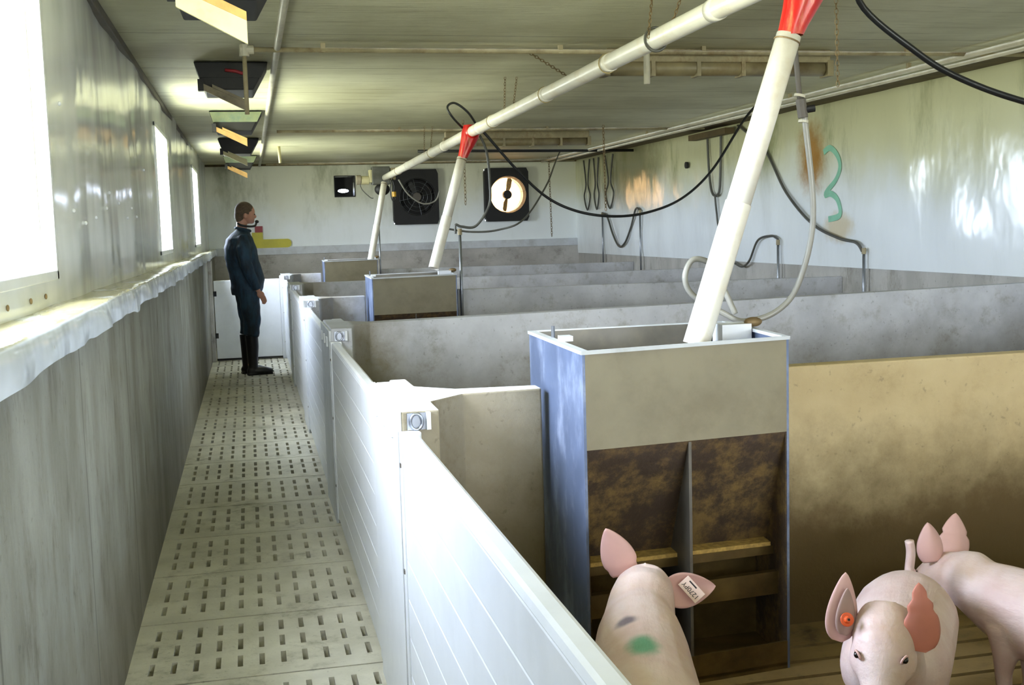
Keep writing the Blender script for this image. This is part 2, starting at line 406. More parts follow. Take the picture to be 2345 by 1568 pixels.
def fuse(mb, name, mat, parent, voxel=0.008, smooth=3, dec=None):
    """one continuous surface out of overlapping volumes"""
    o = mb.build(name+'_src', mat)
    r = o.modifiers.new('r', 'REMESH'); r.mode = 'VOXEL'; r.voxel_size = voxel
    s = o.modifiers.new('s', 'SMOOTH'); s.iterations = smooth; s.factor = 0.6
    dg = bpy.context.evaluated_depsgraph_get(); dg.update()
    me = bpy.data.meshes.new_from_object(o.evaluated_get(dg)); me.name = name
    for p in me.polygons: p.use_smooth = True
    bpy.data.objects.remove(o)
    me.materials.clear(); me.materials.append(M[mat])
    n = bpy.data.objects.new(name, me); C.objects.link(n)
    if parent: n.parent = parent
    return n

# ================================================================== THE SETTING
Y0, Y1 = -4.0, 17.0
XL, XU, XR = -0.48, -0.60, 4.95
ZC = 2.50
GX = 0.385                      # corridor face of the gates
PEN = 0.15                      # pen floor height
HEADS = [0.71, 3.46, 6.20, 8.97, 11.70, 14.43]

# corridor floor: precast slabs with rows of slots
fl = MB()
slot_x = [-0.402 + 0.0755*i for i in range(11)]
rows = [0.105, 0.278, 0.451]
PITCH_Y = 0.6435
y = 3.885 - PITCH_Y*13
while y < Y1-0.01:
    x0, x1 = XL, 0.40
    g = 0.005; ye = min(y+PITCH_Y, Y1)
    xs = [x0+0.0]+[v for sx in slot_x for v in (sx-0.0095, sx+0.0095)]+[x1]
    ys = [y+g]+[v for r in rows for v in (y+r, y+r+0.108)]+[ye-g]
    if ys[-1] > ys[-2]:
        for i in range(len(xs)-1):
            for j in range(len(ys)-1):
                a, b, c, d = xs[i], xs[i+1], ys[j], ys[j+1]
                if i % 2 == 1 and j % 2 == 1:
                    fl.add([(a, c, 0), (b, c, 0), (b, d, 0), (a, d, 0), (a, c, -.16), (b, c, -.16), (b, d, -.16), (a, d, -.16)],
                           [(0, 1, 5, 4), (1, 2, 6, 5), (2, 3, 7, 6), (3, 0, 4, 7)])
                else:
                    fl.add([(a, c, 0), (b, c, 0), (b, d, 0), (a, d, 0)], [(0, 1, 2, 3)])
    fl.add([(x0, y+g, 0), (x1, y+g, 0), (x1, y+g, -.16), (x0, y+g, -.16)], [(0, 1, 2, 3)])
    fl.add([(x0, ye-g, 0), (x1, ye-g, 0), (x1, ye-g, -.16), (x0, ye-g, -.16)], [(0, 1, 2, 3)])
    y += PITCH_Y
struct(fl.build('floor', 'slab'))
struct(MB().box((XL-.15, Y0, -0.5), (XR+.1, Y1, -0.45)).build('floor_pit', 'darkpit'))
# pen floor: slats running across
pf = MB(); y = Y0
while y < Y1-0.05:
    pf.box((0.42, y, PEN-0.1), (XR, y+0.095, PEN)); y += 0.115
struct(pf.build('floor_slats', 'slab_pen'))
struct(MB().box((0.415, Y0, -0.45), (0.435, Y1, 0.05)).build('trim_1', 'conc_pen'))

struct(MB().box((XU-.12, Y0, ZC), (XR+.1, Y1+.1, ZC+.1)).build('ceiling', 'ceiling'))

# left wall: concrete below, crinkled plastic sheet above, with window openings
struct(MB().box((XU-.12, Y0, -0.45), (XL, Y1, 1.23)).build('wall_left', 'conc_left'))
lw = MB(); dy = 0.05; dz = 0.06
def wav(y, z):
    return noise.noise(Vector((y*2.0, z*0.7, 1.3)))*0.016 + noise.noise(Vector((y*4.2, z*1.3, 7.7)))*0.0035 + noise.noise(Vector((y*1.2, z*1.6, 3.3)))*0.014
def drift(y): return 0.0034*(y-3)          # the stud wall is not quite parallel to the concrete
def edges(a, b, step, marks):
    e = [a]; ms = sorted(m for m in marks if a < m < b)+[b]
    for m in ms:
        n = max(1, round((m-e[-1])/step)); s = e[-1]
        e += [s+(m-s)*(i+1)/n for i in range(n)]
    return e
ye = edges(Y0, Y1, dy, [v for q in WIN for v in q]); ze = edges(1.22, ZC, dz, [WZ0, WZ1])
idx = {}
def edist(y, z):
    d = 1.0
    for a, b in WIN:
        dyy = max(a-y, y-b, 0); dzz = max(WZ0-z, z-WZ1, 0); d = min(d, math.hypot(dyy, dzz))
    return min(1, d/0.12)
for i, yy in enumerate(ye):
    for j, zz in enumerate(ze):
        idx[i, j] = len(lw.v); lw.v.append((XU+0.004+drift(yy)+wav(yy, zz)*edist(yy, zz), yy, zz))
for i in range(len(ye)-1):
    for j in range(len(ze)-1):
        ym = (ye[i]+ye[i+1])/2; zm = (ze[j]+ze[j+1])/2
        if any(a < ym < b for a, b in WIN) and WZ0 < zm < WZ1: continue
        lw.f.append((idx[i, j], idx[i+1, j], idx[i+1, j+1], idx[i, j+1]))
o = struct(lw.build('wall_left_sheet', 'sheet_left', smooth=True))
for yy, zz in ((5.35, 1.70), (4.25, 1.60), (4.55, 1.56), (4.9, 1.585), (5.2, 1.63), (5.75, 1.665), (6.0, 1.60), (6.15, 1.65), (6.4, 1.61), (4.1, 1.95), (7.2, 1.9)):
    MB().ell((0, 0, 0), (.006, .008, .008), None, 10, 6).build('rivet', 'pvc', o, smooth=True, loc=(XU+.008+drift(yy)+wav(yy, zz), yy, zz))
for yy in (3.05, 3.35, 3.6):
    MB().ell((0, 0, 0), (.004, .006, .009), None, 10, 6).build('rusty_nail_head', 'chain', o, smooth=True, loc=(XU+.008+drift(yy)+wav(yy, 1.335)*edist(yy, 1.335), yy, 1.335))
core = MB()      # wall thickness behind the sheet
cuts = [Y0]+[v for q in WIN for v in q]+[Y1]
core.box((XU-.12, Y0, 1.23), (XU-.025, Y1, WZ0)); core.box((XU-.12, Y0, WZ1), (XU-.025, Y1, ZC))
for k in range(0, len(cuts), 2): core.box((XU-.12, cuts[k], WZ0), (XU-.025, cuts[k+1], WZ1))
struct(core.build('wall_left_core', 'pvc_dirty'))
for k, (a, b) in enumerate(WIN):
    fr = MB(); X0, X1 = XU-.125, XU+0.012+drift((a+b)/2); t = 0.03
    fr.box((X0, a, WZ0), (X1, a+t, WZ1)); fr.box((X0, b-t, WZ0), (X1, b, WZ1)); fr.box((X0, a, WZ0), (X1, b, WZ0+t)); fr.box((X0, a, WZ1-t), (X1, b, WZ1))
    f = struct(fr.build('window_%d' % (k+1), 'pvc', bevel=0.003))
    st = MB(); s = 0.012
    st.box((XU-.05, a+t, WZ0+t), (XU-.03, a+t+s, WZ1-t)); st.box((XU-.05, b-t-s, WZ0+t), (XU-.03, b-t, WZ1-t))
    st.build('window_stop', 'conduit_pale', f)
    MB().box((XU-.10, a+t-.002, WZ0+t-.002), (XU-.096, b-t+.002, WZ1-t+.002)).build('window_pane', 'pane', f)

# sill: folded plastic sheet over the top of the concrete
sl = MB(); ys = edges(Y0, Y1, 0.035, []); prof = 7
for i, yy in enumerate(ys):
    n1 = noise.noise(Vector((yy*3.1, 0, 0))); n2 = noise.noise(Vector((yy*5.0, 4, 0))); n3 = noise.noise(Vector((yy*2.0, 9, 0)))
    drop = 1.222+0.012*n2+0.012*n3
    P = [(XU-.02, 1.300+.004*n1), (-0.52, 1.303+.005*n3), (-0.455, 1.306+.004*n2), (-0.442+.004*n1, 1.298), (-0.438+.013*n1, 1.27), (-0.436+.022*n1+.006*n2, 1.245), (-0.438+.028*n1+.008*n2, drop)]
    for p in P: sl.v.append((p[0], yy, p[1]))
for i in range(len(ys)-1):
    for j in range(prof-1): sl.f.append((i*prof+j, (i+1)*prof+j, (i+1)*prof+j+1, i*prof+j+1))
struct(sl.build('sill', 'sill', smooth=True))
struct(MB().box((XU-.02, Y0, 1.23), (XL+.01, Y1, 1.292)).build('sill_core', 'browntrim'))

# trims along ceiling edges
struct(MB().box((XU-.01, Y0, ZC-.045), (XU+.035, Y1, ZC)).build('trim_2', 'trim', bevel=.004))
struct(MB().box((XR-.30, Y0, ZC-.014), (XR, Y1, ZC)).build('trim_3', 'browntrim', bevel=.004))
struct(MB().box((XU, Y1-.05, ZC-.03), (XR, Y1, ZC)).build('trim_4', 'browntrim', bevel=.004))

# right wall
struct(MB().box((XR, Y0, -0.45), (XR+.1, Y1+.1, 1.2)).build('wall_right_base', 'conc_right'))
rw = MB(); ys = edges(Y0, Y1, 0.12, []); zs = edges(1.08, ZC, 0.1, [])
for i, yy in enumerate(ys):
    for j, zz in enumerate(zs):
        k = min(1, (zz-1.08)/0.1)
        rw.v.append((XR-.012-abs(noise.noise(Vector((yy*1.7, zz*1.9, 5))))*.03*k - noise.noise(Vector((yy*4, zz*1.5, 2)))*.006*k, yy, zz))
nz = len(zs)
for i in range(len(ys)-1):
    for j in range(nz-1): rw.f.append((i*nz+j, i*nz+j+1, (i+1)*nz+j+1, (i+1)*nz+j))
wr = struct(rw.build('wall_right', 'sheet_right', smooth=True))
struct(MB().box((XR, Y0, 1.19), (XR+.1, Y1+.1, ZC)).build('wall_right_core', 'browntrim'))

# back wall with three openings
HOLES = [(1.25, 1.583, 1.99, 2.33), (2.11, 2.784, 1.58, 2.385), (3.486, 4.158, 1.59, 2.385)]
HC = [(h[0]+.015, h[1]-.015, h[2]+.015, h[3]-.015) for h in HOLES]
bx = sorted([XU-.1, XR+.1]+[v for h in HC for v in h[:2]]); bz = sorted([1.2, ZC]+[v for h in HC for v in h[2:]])
bw = MB()
for i in range(len(bx)-1):
    for j in range(len(bz)-1):
        xm = (bx[i]+bx[i+1])/2; zm = (bz[j]+bz[j+1])/2
        if bz[j+1]-bz[j] < 1e-6 or any(h[0] < xm < h[1] and h[2] < zm < h[3] for h in HC): continue
        bw.box((bx[i], Y1, bz[j]), (bx[i+1], Y1+.1, bz[j+1]))
struct(bw.build('wall_back', 'sheet_back'))
struct(MB().box((XU-.1, Y1-.03, -0.45), (XR, Y1+.1, 1.2)).build('wall_back_base', 'conc_back'))
struct(MB().box((XL, Y1-.045, 1.2), (XR, Y1, 1.31)).build('trim_5', 'pvc_dirty', bevel=.003))
wf = MB(); wf.box((XU-.1, Y0-.1, -0.45), (XR+.1, Y0, FZ0)); wf.box((XU-.1, Y0-.1, FZ1), (XR+.1, Y0, ZC))
cx_ = [XU-.1]+[v for q in FILL_WIN for v in q]+[XR+.1]
for k in range(0, len(cx_), 2): wf.box((cx_[k], Y0-.1, FZ0), (cx_[k+1], Y0, FZ1))
struct(wf.build('wall_front', 'sheet_back'))
for k, (a, b) in enumerate(FILL_WIN):  # frames and panes of the added, unseen windows
    fr = MB(); t = .03
    fr.box((a, Y0-.105, FZ0), (a+t, Y0+.01, FZ1)); fr.box((b-t, Y0-.105, FZ0), (b, Y0+.01, FZ1)); fr.box((a, Y0-.105, FZ0), (b, Y0+.01, FZ0+t)); fr.box((a, Y0-.105, FZ1-t), (b, Y0+.01, FZ1))
    f = struct(fr.build('window_%d' % (k+5), 'pvc')); MB().box((a+t, Y0-.08, FZ0+t), (b-t, Y0-.076, FZ1-t)).build('window_pane', 'pane', f)

# ================================================================== BACK WALL OBJECTS
def fan(name, h, lit, label):
    x0, x1, z0, z1 = h; cx, cz = (x0+x1)/2+ (0.02 if lit else 0.02), (z0+z1)/2; R = 0.275
    t = thing(name, label, 'fan', (cx, Y1-.08, z0))
    # housing plate with a round mouth
    n = 48; hb = MB(); YF, YB = -.04, .10
    def sq(a):
        c, s = math.cos(a), math.sin(a); k = 1/max(abs(c)/((x1-x0)/2), abs(s)/((z1-z0)/2)); return (c*k+(x0+x1)/2-cx, s*k)
    hz = cz-z0
    for k in range(n):
        a = 2*PI*k/n; q = sq(a)
        hb.v += [(q[0], YF, q[1]+hz), (R*math.cos(a), YF, R*math.sin(a)+hz), (R*math.cos(a)*0.93, YF+.12, R*math.sin(a)*0.93+hz), (q[0], YF+.121, q[1]+hz)]
    for k in range(n):
        a = 4*k; b = 4*((k+1) % n)
        hb.f += [(a, b, b+1, a+1), (a+1, b+1, b+2, a+2), (a, a+3, b+3, b)]
    hb.build('housing', 'black', t)
    # duct behind
    MB().tube([(0, .06, hz), (0, .30, hz)], R*.96, 40, cap=False).build('duct', 'pvc_dirty' if lit else 'black', t, smooth=True)
    # hub and blades
    MB().tube([(0, .0, hz), (0, .09, hz)], 0.065, 24).build('hub', 'black' if lit else 'trim', t, smooth=False, bevel=.006)
    for k in range(2 if lit else 4):
        a = (PI*2*k/(2 if lit else 4))+(1.45 if lit else .5)
        bl = MB(); c, s = math.cos(a), math.sin(a)
        pr = [(0.05, -.02), (0.12, -.045), (0.22, -.05), (0.25, -.03), (0.25, .012), (0.18, .02), (0.05, .02)]
        vs = []
        for dyy in (0.05, 0.056):
            for r_, w_ in pr: vs.append((r_*c - w_*s, dyy+w_*0.5, r_*s+w_*c+hz))
        m = len(pr)
        bl.add(vs, [tuple(range(m-1, -1, -1)), tuple(range(m, 2*m))]+[(i, (i+1) % m, m+(i+1) % m, m+i) for i in range(m)])
        bl.build('blade', 'wood' if lit else 'black', t)
    gd = MB()
    for rr in (0.09, 0.15, 0.21, 0.265):
        gd.tube([(rr*math.cos(2*PI*i/36), -.035, rr*math.sin(2*PI*i/36)+hz) for i in range(36)], .0018, 5, closed=True)
    for k in range(8):
        a = PI*k/4+.2; gd.tube([(.06*math.cos(a), -.035, .06*math.sin(a)+hz), (R*math.cos(a), -.035, R*math.sin(a)+hz)], .0018, 5)
    gd.build('wire_guard', 'galv', t)
    if lit: MB().tube([(0, .28, hz), (0, .285, hz)], R*.96, 40).build('shutter', 'shutter', t)
    else: MB().tube([(0, .20, hz), (0, .22, hz)], R*.96, 40).build('shutter', 'black', t)
    return t
fan('wall_fan', HOLES[1], False, 'large black wall fan standing still with closed dark shutter, middle of back wall')
fan('wall_fan', HOLES[2], True, 'black wall fan glowing cream with daylight through its shutter, right of back wall')
h = HC[0]; t = thing('wall_vent', 'small square black air opening high on the back wall', 'vent', (0, Y1, 0))
vb = MB(); D = .28; e = .012
vb.box((h[0], -.02, h[2]), (h[0]+e, D, h[3])); vb.box((h[1]-e, -.02, h[2]), (h[1], D, h[3])); vb.box((h[0], -.02, h[3]-e), (h[1], D, h[3])); vb.box((h[0], -.02, h[2]), (h[1], D, h[2]+e))
vb.build('sleeve', 'black', t)
# rear plate with a low oval daylight slit
cx = (h[0]+h[1])/2; zc = h[2]+.10; n = 32; pl = MB()
for k in range(n):
    a = 2*PI*k/n; c, s = math.cos(a), math.sin(a)
    zz0, zz1 = h[2]-zc, h[3]-zc
    kk = 1/max(abs(c)/((h[1]-h[0])/2), (s/zz1 if s > 0 else s/zz0), 1e-6)
    pl.v += [(cx+c*kk, D-.01, zc+s*kk), (cx+.078*c, D-.01, zc+.026*s)]
for k in range(n): a = 2*k; b = 2*((k+1) % n); pl.f.append((a, b, b+1, a+1))
pl.build('rear_plate', 'black', t)
# yellow L-shaped board with a red end
t = thing('painted_board', 'yellow L-shaped board with red square top, low on the back wall', 'board', (0, Y1-.025, 0))
bd = MB(); pts = [(0.06, 1.30), (0.56, 1.30)]
for k in range(9):
    a = -PI/2+PI*k/8; pts.append((0.56+.055*math.cos(a), 1.362+.062*math.sin(a)))
pts += [(0.215, 1.424), (0.215, 1.525), (0.06, 1.525)]
n = len(pts); bd.add([(x, -.022, z) for x, z in pts]+[(x, .0, z) for x, z in pts], [tuple(range(n)), tuple(range(2*n-1, n-1, -1))]+[(i, n+i, n+(i+1) % n, (i+1) % n) for i in range(n)])
bd.build('yellow_board', 'yellow', t)
MB().box((0.105, -.024, 1.525), (0.215, .0, 1.615)).build('red_square', 'redpaint', t)

# ================================================================== CEILING FITTINGS
def inlet(label, yq, flapmat, boardmat, edge, red=False, big=False):
    t = thing('air_inlet', label, 'air inlet', (0, yq, ZC), 0, 'ceiling air inlets above the corridor')
    z0, z1 = -0.005, -.165
    b = MB()
    b.hexa([(-.20, 0, z1), (.075, 0, z1), (.075, .42, z1), (-.20, .42, z1), (-.255, 0, z0), (.165, 0, z0), (.165, .42, z0), (-.255, .42, z0)])
    b.build('housing', 'black', t, bevel=.006)
    MB().hexa([(-.225, -.012, -.095), (.12, -.012, -.095), (.12, -.002, -.095), (-.225, -.002, -.095), (-.25, -.012, z0-.01), (.16, -.012, z0-.01), (.16, -.002, z0-.01), (-.25, -.002, z0-.01)]).build('flap', flapmat, t)
    # board hanging from the left side of the opening, lower at its right end
    W, E_, th = (.080, .034, .02) if big else (.046, .018, .028)
    A, B, yb = (-.205, -.135), (.035, -.245), -.045
    MB().hexa([(A[0], yb, A[1]-W*.8), (B[0], yb, B[1]-W), (B[0], yb+th, B[1]-W), (A[0], yb+th, A[1]-W*.8), (A[0], yb, A[1]), (B[0], yb, B[1]), (B[0], yb+th, B[1]), (A[0], yb+th, A[1])]).build('hanging_board', boardmat, t)
    MB().hexa([(A[0]+.05, yb-.004, A[1]-.022), (B[0], yb-.004, B[1]), (B[0], yb+.034, B[1]), (A[0]+.05, yb+.034, A[1]-.022), (A[0]+.05, yb-.004, A[1]-.022+E_), (B[0], yb-.004, B[1]+E_*.9), (B[0], yb+.034, B[1]+E_*.9), (A[0]+.05, yb+.034, A[1]-.022+E_)]).build('board_edging', edge, t)
    MB().box((-.235, -.05, -.175), (-.203, .0, -.11)).build('hinge_block', 'black', t)
    if red: MB().tube([(-.08, -.02, -.055), (-.02, -.02, -.062), (.02, -.02, -.075)], .010, 8).build('red_handle', 'redpaint', t, smooth=True)
    return t
inlet('black ceiling air inlet nearest the camera, with clean cream hanging board', 4.3, 'black', 'creamboard', 'wood', False, True)
inlet('black ceiling air inlet with red handle and grey weathered board', 6.92, 'black', 'oldboard', 'oldboard', True)
inlet('ceiling air inlet with mould-green flap and yellow wood board', 9.62, 'greenflap', 'wood', 'wood')
inlet('black ceiling air inlet between the two green-flapped ones', 12.33, 'black', 'creamboard', 'creamboard')
inlet('farthest ceiling air inlet, pale green flap and orange board by back wall', 15.0, 'greenflap', 'wood', 'wood')

# conduits
def pipe(name, pts, r, mat, label, cat='pipe', clips=None, k=0, n=10, group=None):
    P = spline(pts, k) if k else pts
    t = thing(name, label, cat, (0, 0, 0), 0, group) if clips else None
    o = MB().tube(P, r, n).build('tube' if clips else name, mat, t, smooth=True)
    if clips:
        for c in clips:
            MB().box(tuple(c[i]-d for i, d in enumerate((.012, .012, .012))), (c[0]+.012, c[1]+.012, ZC)).build('clip', 'conduit', t)
        return t
    return tag(o, label, cat, group)
pipe('conduit', [(0.03, 6.28, 2.465), (4.93, 6.28, 2.465)], .014, 'conduit', 'brown dusty conduit crossing the ceiling nearest the camera', clips=[(0.44, 6.28, 2.465), (1.75, 6.28, 2.465), (2.6, 6.28, 2.465), (3.9, 6.28, 2.465)])
t = thing('conduit_elbow', 'grimy pipe elbow dropping from ceiling beside black air inlet with red handle', 'pipe', (0.03, 6.28, 2.30))
MB().tube([(0, 0, .19), (0, 0, .0), (0, 0, -.17)], .012, 10).build('drop_pipe', 'conduit', t, smooth=True)
MB().tube([(0, 0, .13), (0, 0, .19)], .026, 12).build('joint', 'conduit_pale', t)
MB().tube([(-.02, 0, .165), (.05, 0, .165)], .024, 12).build('socket', 'conduit_pale', t)
pipe('conduit', [(0.20, -3.9, 2.475), (0.20, 6.0, 2.475), (0.215, 16.9, 2.475)], .019, 'conduit_pale', 'grimy pale conduit running along the corridor ceiling', clips=[(0.20, 6.0, 2.475), (0.205, 9.0, 2.475), (0.21, 12.0, 2.475), (.213, 14.5, 2.475)])
pipe('conduit', [(0.32, 11.3, 2.47), (4.7, 11.35, 2.47)], .014, 'conduit', 'brown dusty conduit crossing the ceiling in mid room', clips=[(1.5, 11.32, 2.47), (3, 11.33, 2.47)])
pipe('conduit', [(2.1, 14.2, 2.465), (4.9, 14.2, 2.44)], .018, 'black', 'black pipe crossing the ceiling near the back fans')
pipe('conduit', [(0.3, 16.6, 2.47), (4.8, 16.6, 2.47)], .016, 'conduit', 'thin dusty conduit along the ceiling at the back wall')
pipe('conduit', [(4.30, -3.9, 2.455), (4.30, 16.6, 2.455)], .017, 'conduit_pale', 'pale conduit along right ceiling edge, farther from wall of the pair', clips=[(4.30, 6.9, 2.455), (4.30, 8.6, 2.455), (4.30, 12, 2.455)])
pipe('conduit', [(4.42, -3.9, 2.44), (4.42, 16.6, 2.44)], .013, 'conduit_pale', 'thinner pale conduit along right ceiling edge, nearer the wall of the pair')

def batten(label, x0, x1, yq, z=2.40):
    t = thing('batten_lamp', label, 'ceiling lamp', ((x0+x1)/2, yq, z)); L = (x1-x0)/2
    MB().box((-L, -.05, .035), (L, .05, ZC-z)).build('lamp_base', 'conduit', t, bevel=.006)
    MB().tube([(-L+.03, 0, .005), (L-.03, 0, .005)], .045, 14).build('lamp_cover', 'lampglass', t, smooth=True)
    for s in (-1, 1): MB().box((s*L-.02, -.055, -.045), (s*L+.02, .055, .05)).build('end_cap', 'lampglass', t, bevel=.005)
    for q in (-.6, -.2, .2, .6): MB().box((q*L-.012, -.052, -.045), (q*L+.012, .052, .055)).build('clip', 'conduit', t)
batten('long dirty batten lamp on the ceiling behind the upright feed pipe', 2.05, 3.45, 6.42, 2.39)
batten('dirty batten lamp on the ceiling in mid room above the far pens', 2.05, 3.6, 11.9, 2.39)

pipe('hanging_pipe', [(2.12, 5.9, 2.50), (2.12, 5.9, 2.24)], .017, 'conduit_pale', 'short pale pipe stub hanging below the feed line')
pipe('hanging_batten', [(.40, 13.6, 2.50), (.41, 13.6, 2.31)], .018, 'creamboard', 'short cream stick hanging from the ceiling near the far air inlets', 'stick')

# chains
def chain_mb(mb, A, B, link=.022, r=.0022):
    A = Vector(A); B = Vector(B); L = (B-A).length; n = max(2, int(L/(link*.78))); d = (B-A).normalized(); u = d.orthogonal().normalized(); v = d.cross(u)
    for i in range(n):
        c = A.lerp(B, (i+.5)/n); w_ = u if i % 2 else v
        mb.tube([c+d*(math.cos(2*PI*k/8)*link*.5)+w_*(math.sin(2*PI*k/8)*link*.28) for k in range(8)], r, 4, closed=True)
def chain(label, segs, link=.022, r=.0022, mat='chain'):
    if len(segs) == 1:
        mb = MB(); chain_mb(mb, *segs[0], link, r); return tag(mb.build('chain', mat), label, 'chain')
    t = thing('chain', label, 'chain', segs[0][0]); L0 = Vector(segs[0][0])
    for a, b in segs:
        mb = MB(); chain_mb(mb, Vector(a)-L0, Vector(b)-L0, link, r); mb.build('chain_leg', mat, t)
    return t
AX = 1.75
def az(y): return 2.29-(y-4.0)*0.0078 if y < 9 else 2.251-(y-9)*0.0135
chain('chain sling carrying the feed line nearest the camera', [((AX-.045, 4.72, az(4.72)), (AX+.0, 4.78, 2.5)), ((AX+.04, 4.72, az(4.72)), (AX+.11, 4.68, 2.5))])
tag(MB().tube([(AX+.05*math.cos(2*PI*k/24), 4.75, az(4.75)+.05*math.sin(2*PI*k/24)) for k in range(24)], .006, 6, closed=True).build('chain_loop', 'hose_dark'), 'dark chain loop wrapped round the feed line nearest the camera', 'chain')
for yq, lb in ((7.6, 'chain pair holding the feed line between the two nearer red funnels'), (11.2, 'chain pair holding the far feed line between its motor and middle red funnel')):
    chain(lb, [((AX-.03, yq, az(yq)+.03), (AX-.02, yq, 2.5)), ((AX+.03, yq, az(yq)+.03), (AX+.06, yq, 2.5))], .024, .002)
chain('thin chain hanging from ceiling right of the near upright feed pipe', [((2.35, 4.3, 2.5), (2.36, 4.3, 2.03))], .026, .0016)
chain('slanting chain tied across ceiling left of the near feed line', [((1.63, 6.5, 2.49), (1.95, 6.7, 2.36))], .03, .002)
chain('long pig toy chain hanging in mid room before the right wall', [((3.55, 11.2, 2.5), (3.56, 11.2, 1.64))], .04, .0035)
chain('long chain hanging in front of back wall right of the lit fan', [((4.3, 16.2, 2.5), (4.32, 16.2, 1.35))], .045, .004)
chain('pale chain hanging behind the middle upright feed pipe', [((2.0, 10.6, 2.5), (2.0, 10.6, 1.72))], .04, .003)

# ================================================================== FEED LINE
t = thing('feed_line', 'long cream overhead feed pipe running down the room', 'feed pipe', (AX, 3.4, 2.28))
pts = [(AX, yy, az(yy) if yy > 4 else 2.29) for yy in [-3.9, 0, 2, 4, 6, 8, 9, 11, 13, 14.75]]
MB().tube([(p[0]-AX, p[1]-3.4, p[2]-2.28) for p in pts], .041, 24).build('auger_pipe', 'pipe', t, smooth=True)
for yy in (4.1, 5.4, 6.6, 8.1, 8.6, 10.2, 10.9, 12.6, 13.4):
    zz = az(yy)-2.28
    MB().tube([(0, yy-3.4-.03, zz), (0, yy-3.4+.03, zz)], .0445, 24).build('pipe_sleeve', 'pipe', t, smooth=True)
for yy in (5.43, 6.63, 8.13, 10.93, 13.43):
    zz = az(yy)-2.28
    MB().tube([(.0455*math.cos(2*PI*k/24), yy-3.4, zz+.0455*math.sin(2*PI*k/24)) for k in range(24)], .003, 6, closed=True).build('pipe_ring', 'pipe_band', t)

FEED = [HEADS[1], HEADS[3], HEADS[5]]
def funnel(yq, zt, label):
    t = thing('drop_funnel', label, 'funnel', (AX, yq, zt), 0, 'red drop funnels on the feed line')
    # saddle round the line, then a fluted cone towards the drop pipe
    ang = []
    n = 32; mb = MB()
    lv = [(0.055, .058, .062, 0.0, 0), (0.0, .075, .066, 0.0, .1), (-.05, .072, .062, -.012, .5), (-.11, .058, .052, -.035, 1), (-.17, .045, .043, -.062, .5), (-.20, .040, .040, -.074, 0)]
    for (z, rx, ry, dx, fl_) in lv:
        for k in range(n):
            a = 2*PI*k/n; m = 1-.22*fl_*max(0, math.cos(a*4))**3
            mb.v.append((dx+rx*m*math.cos(a), ry*m*math.sin(a), z))
    for i in range(len(lv)-1):
        for k in range(n): mb.f.append((i*n+k, i*n+(k+1) % n, (i+1)*n+(k+1) % n, (i+1)*n+k))
    mb.build('cone', 'red', t, smooth=True)
    MB().tube([(0, -.07, 0.0), (0, .07, 0.0)], .052, 28).build('saddle', 'red', t, smooth=True)
    return t
funnel(3.35, 2.268, 'bright red funnel at the top of the near upright feed pipe')
funnel(8.95, 2.25, 'red funnel on the feed line above the middle feeder')
drops = [((AX-.078, 3.35, 2.07), (1.355, 3.36, 1.115), 'thick cream drop pipe ending in the nearest feeder'),
         ((AX-.078, 8.95, 2.05), (1.385, 8.75, 1.20), 'cream drop pipe hanging over the middle feeder'),
         ((1.70, 14.45, 2.10), (1.46, 14.2, 1.115), 'farthest cream drop pipe below the feed line motor')]
for A, B, lb in drops:
    A = Vector(A); B = Vector(B); t = thing('drop_pipe', lb, 'feed pipe', tuple(B)); d = A-B
    MB().tube([(0, 0, 0)+d*0.45 if False else d*.45, d*1.0], .0385, 28).build('upper_pipe', 'pipe', t, smooth=True)
    MB().tube([d*0.0, d*.46], .0415, 28, cap=False).build('lower_sleeve', 'pipe', t, smooth=True)
    u = d.normalized(); 
    pt = d*.98; e1 = u.orthogonal().normalized(); e2 = u.cross(e1)
    MB().tube([pt+e1*.04*math.cos(2*PI*k/20)+e2*.04*math.sin(2*PI*k/20) for k in range(20)], .0025, 6, closed=True).build('wire_tie', 'chain', t)
# motor at the far end of the line
t = thing('feed_motor', 'grimy drive motor at the far end of the feed line', 'motor', (1.70, 14.85, 2.15))
MB().box((-.11, -.05, -.06), (.12, .10, .17)).build('control_box', 'hose_dark', t, bevel=.01)
MB().box((-.145, -.03, -.03), (-.11, .08, .13)).build('box_lid', 'creamboard', t, bevel=.004)
MB().tube([(-.145, .02, .0), (-.25, .02, .0)], .055, 20).build('gear_housing', 'creamboard', t, bevel=.006)
MB().tube([(-.25, .02, .005), (-.31, .02, .005)], .062, 20).build('motor_fan_cover', 'oldboard', t, bevel=.006)
MB().ell((.02, .02, -.12), (.10, .08, .08)).build('gearbox', 'black', t, smooth=True)
MB().tube(spline([(-.27, .0, -.03), (-.24, .0, -.12), (-.14, .0, -.22), (-.10, .0, -.23)], 6), .006, 6).build('thin_wire', 'hose_dark', t, smooth=True)
MB().box((.13, -.05, .0), (.19, .05, .15)).build('bracket', 'conduit', t)
t = thing('power_plug', 'yellow plug hanging on black leads below the feed motor', 'plug', (1.86, 14.79, 1.93))
MB().tube([(0, 0, .0), (0, 0, .065)], .028, 14).build('plug_body', 'yplug', t, smooth=False, bevel=.004)
MB().tube(spline([(0, 0, .06), (.005, 0, .15), (-.02, .02, .26)], 5), .008, 6).build('lead', 'cable', t, smooth=True)
MB().tube(spline([(-.03, 0, .22), (-.045, 0, .05), (-.02, 0, -.05), (.02, 0, -.03), (.0, 0, .01)], 5), .007, 6).build('lead_loop', 'cable', t, smooth=True)

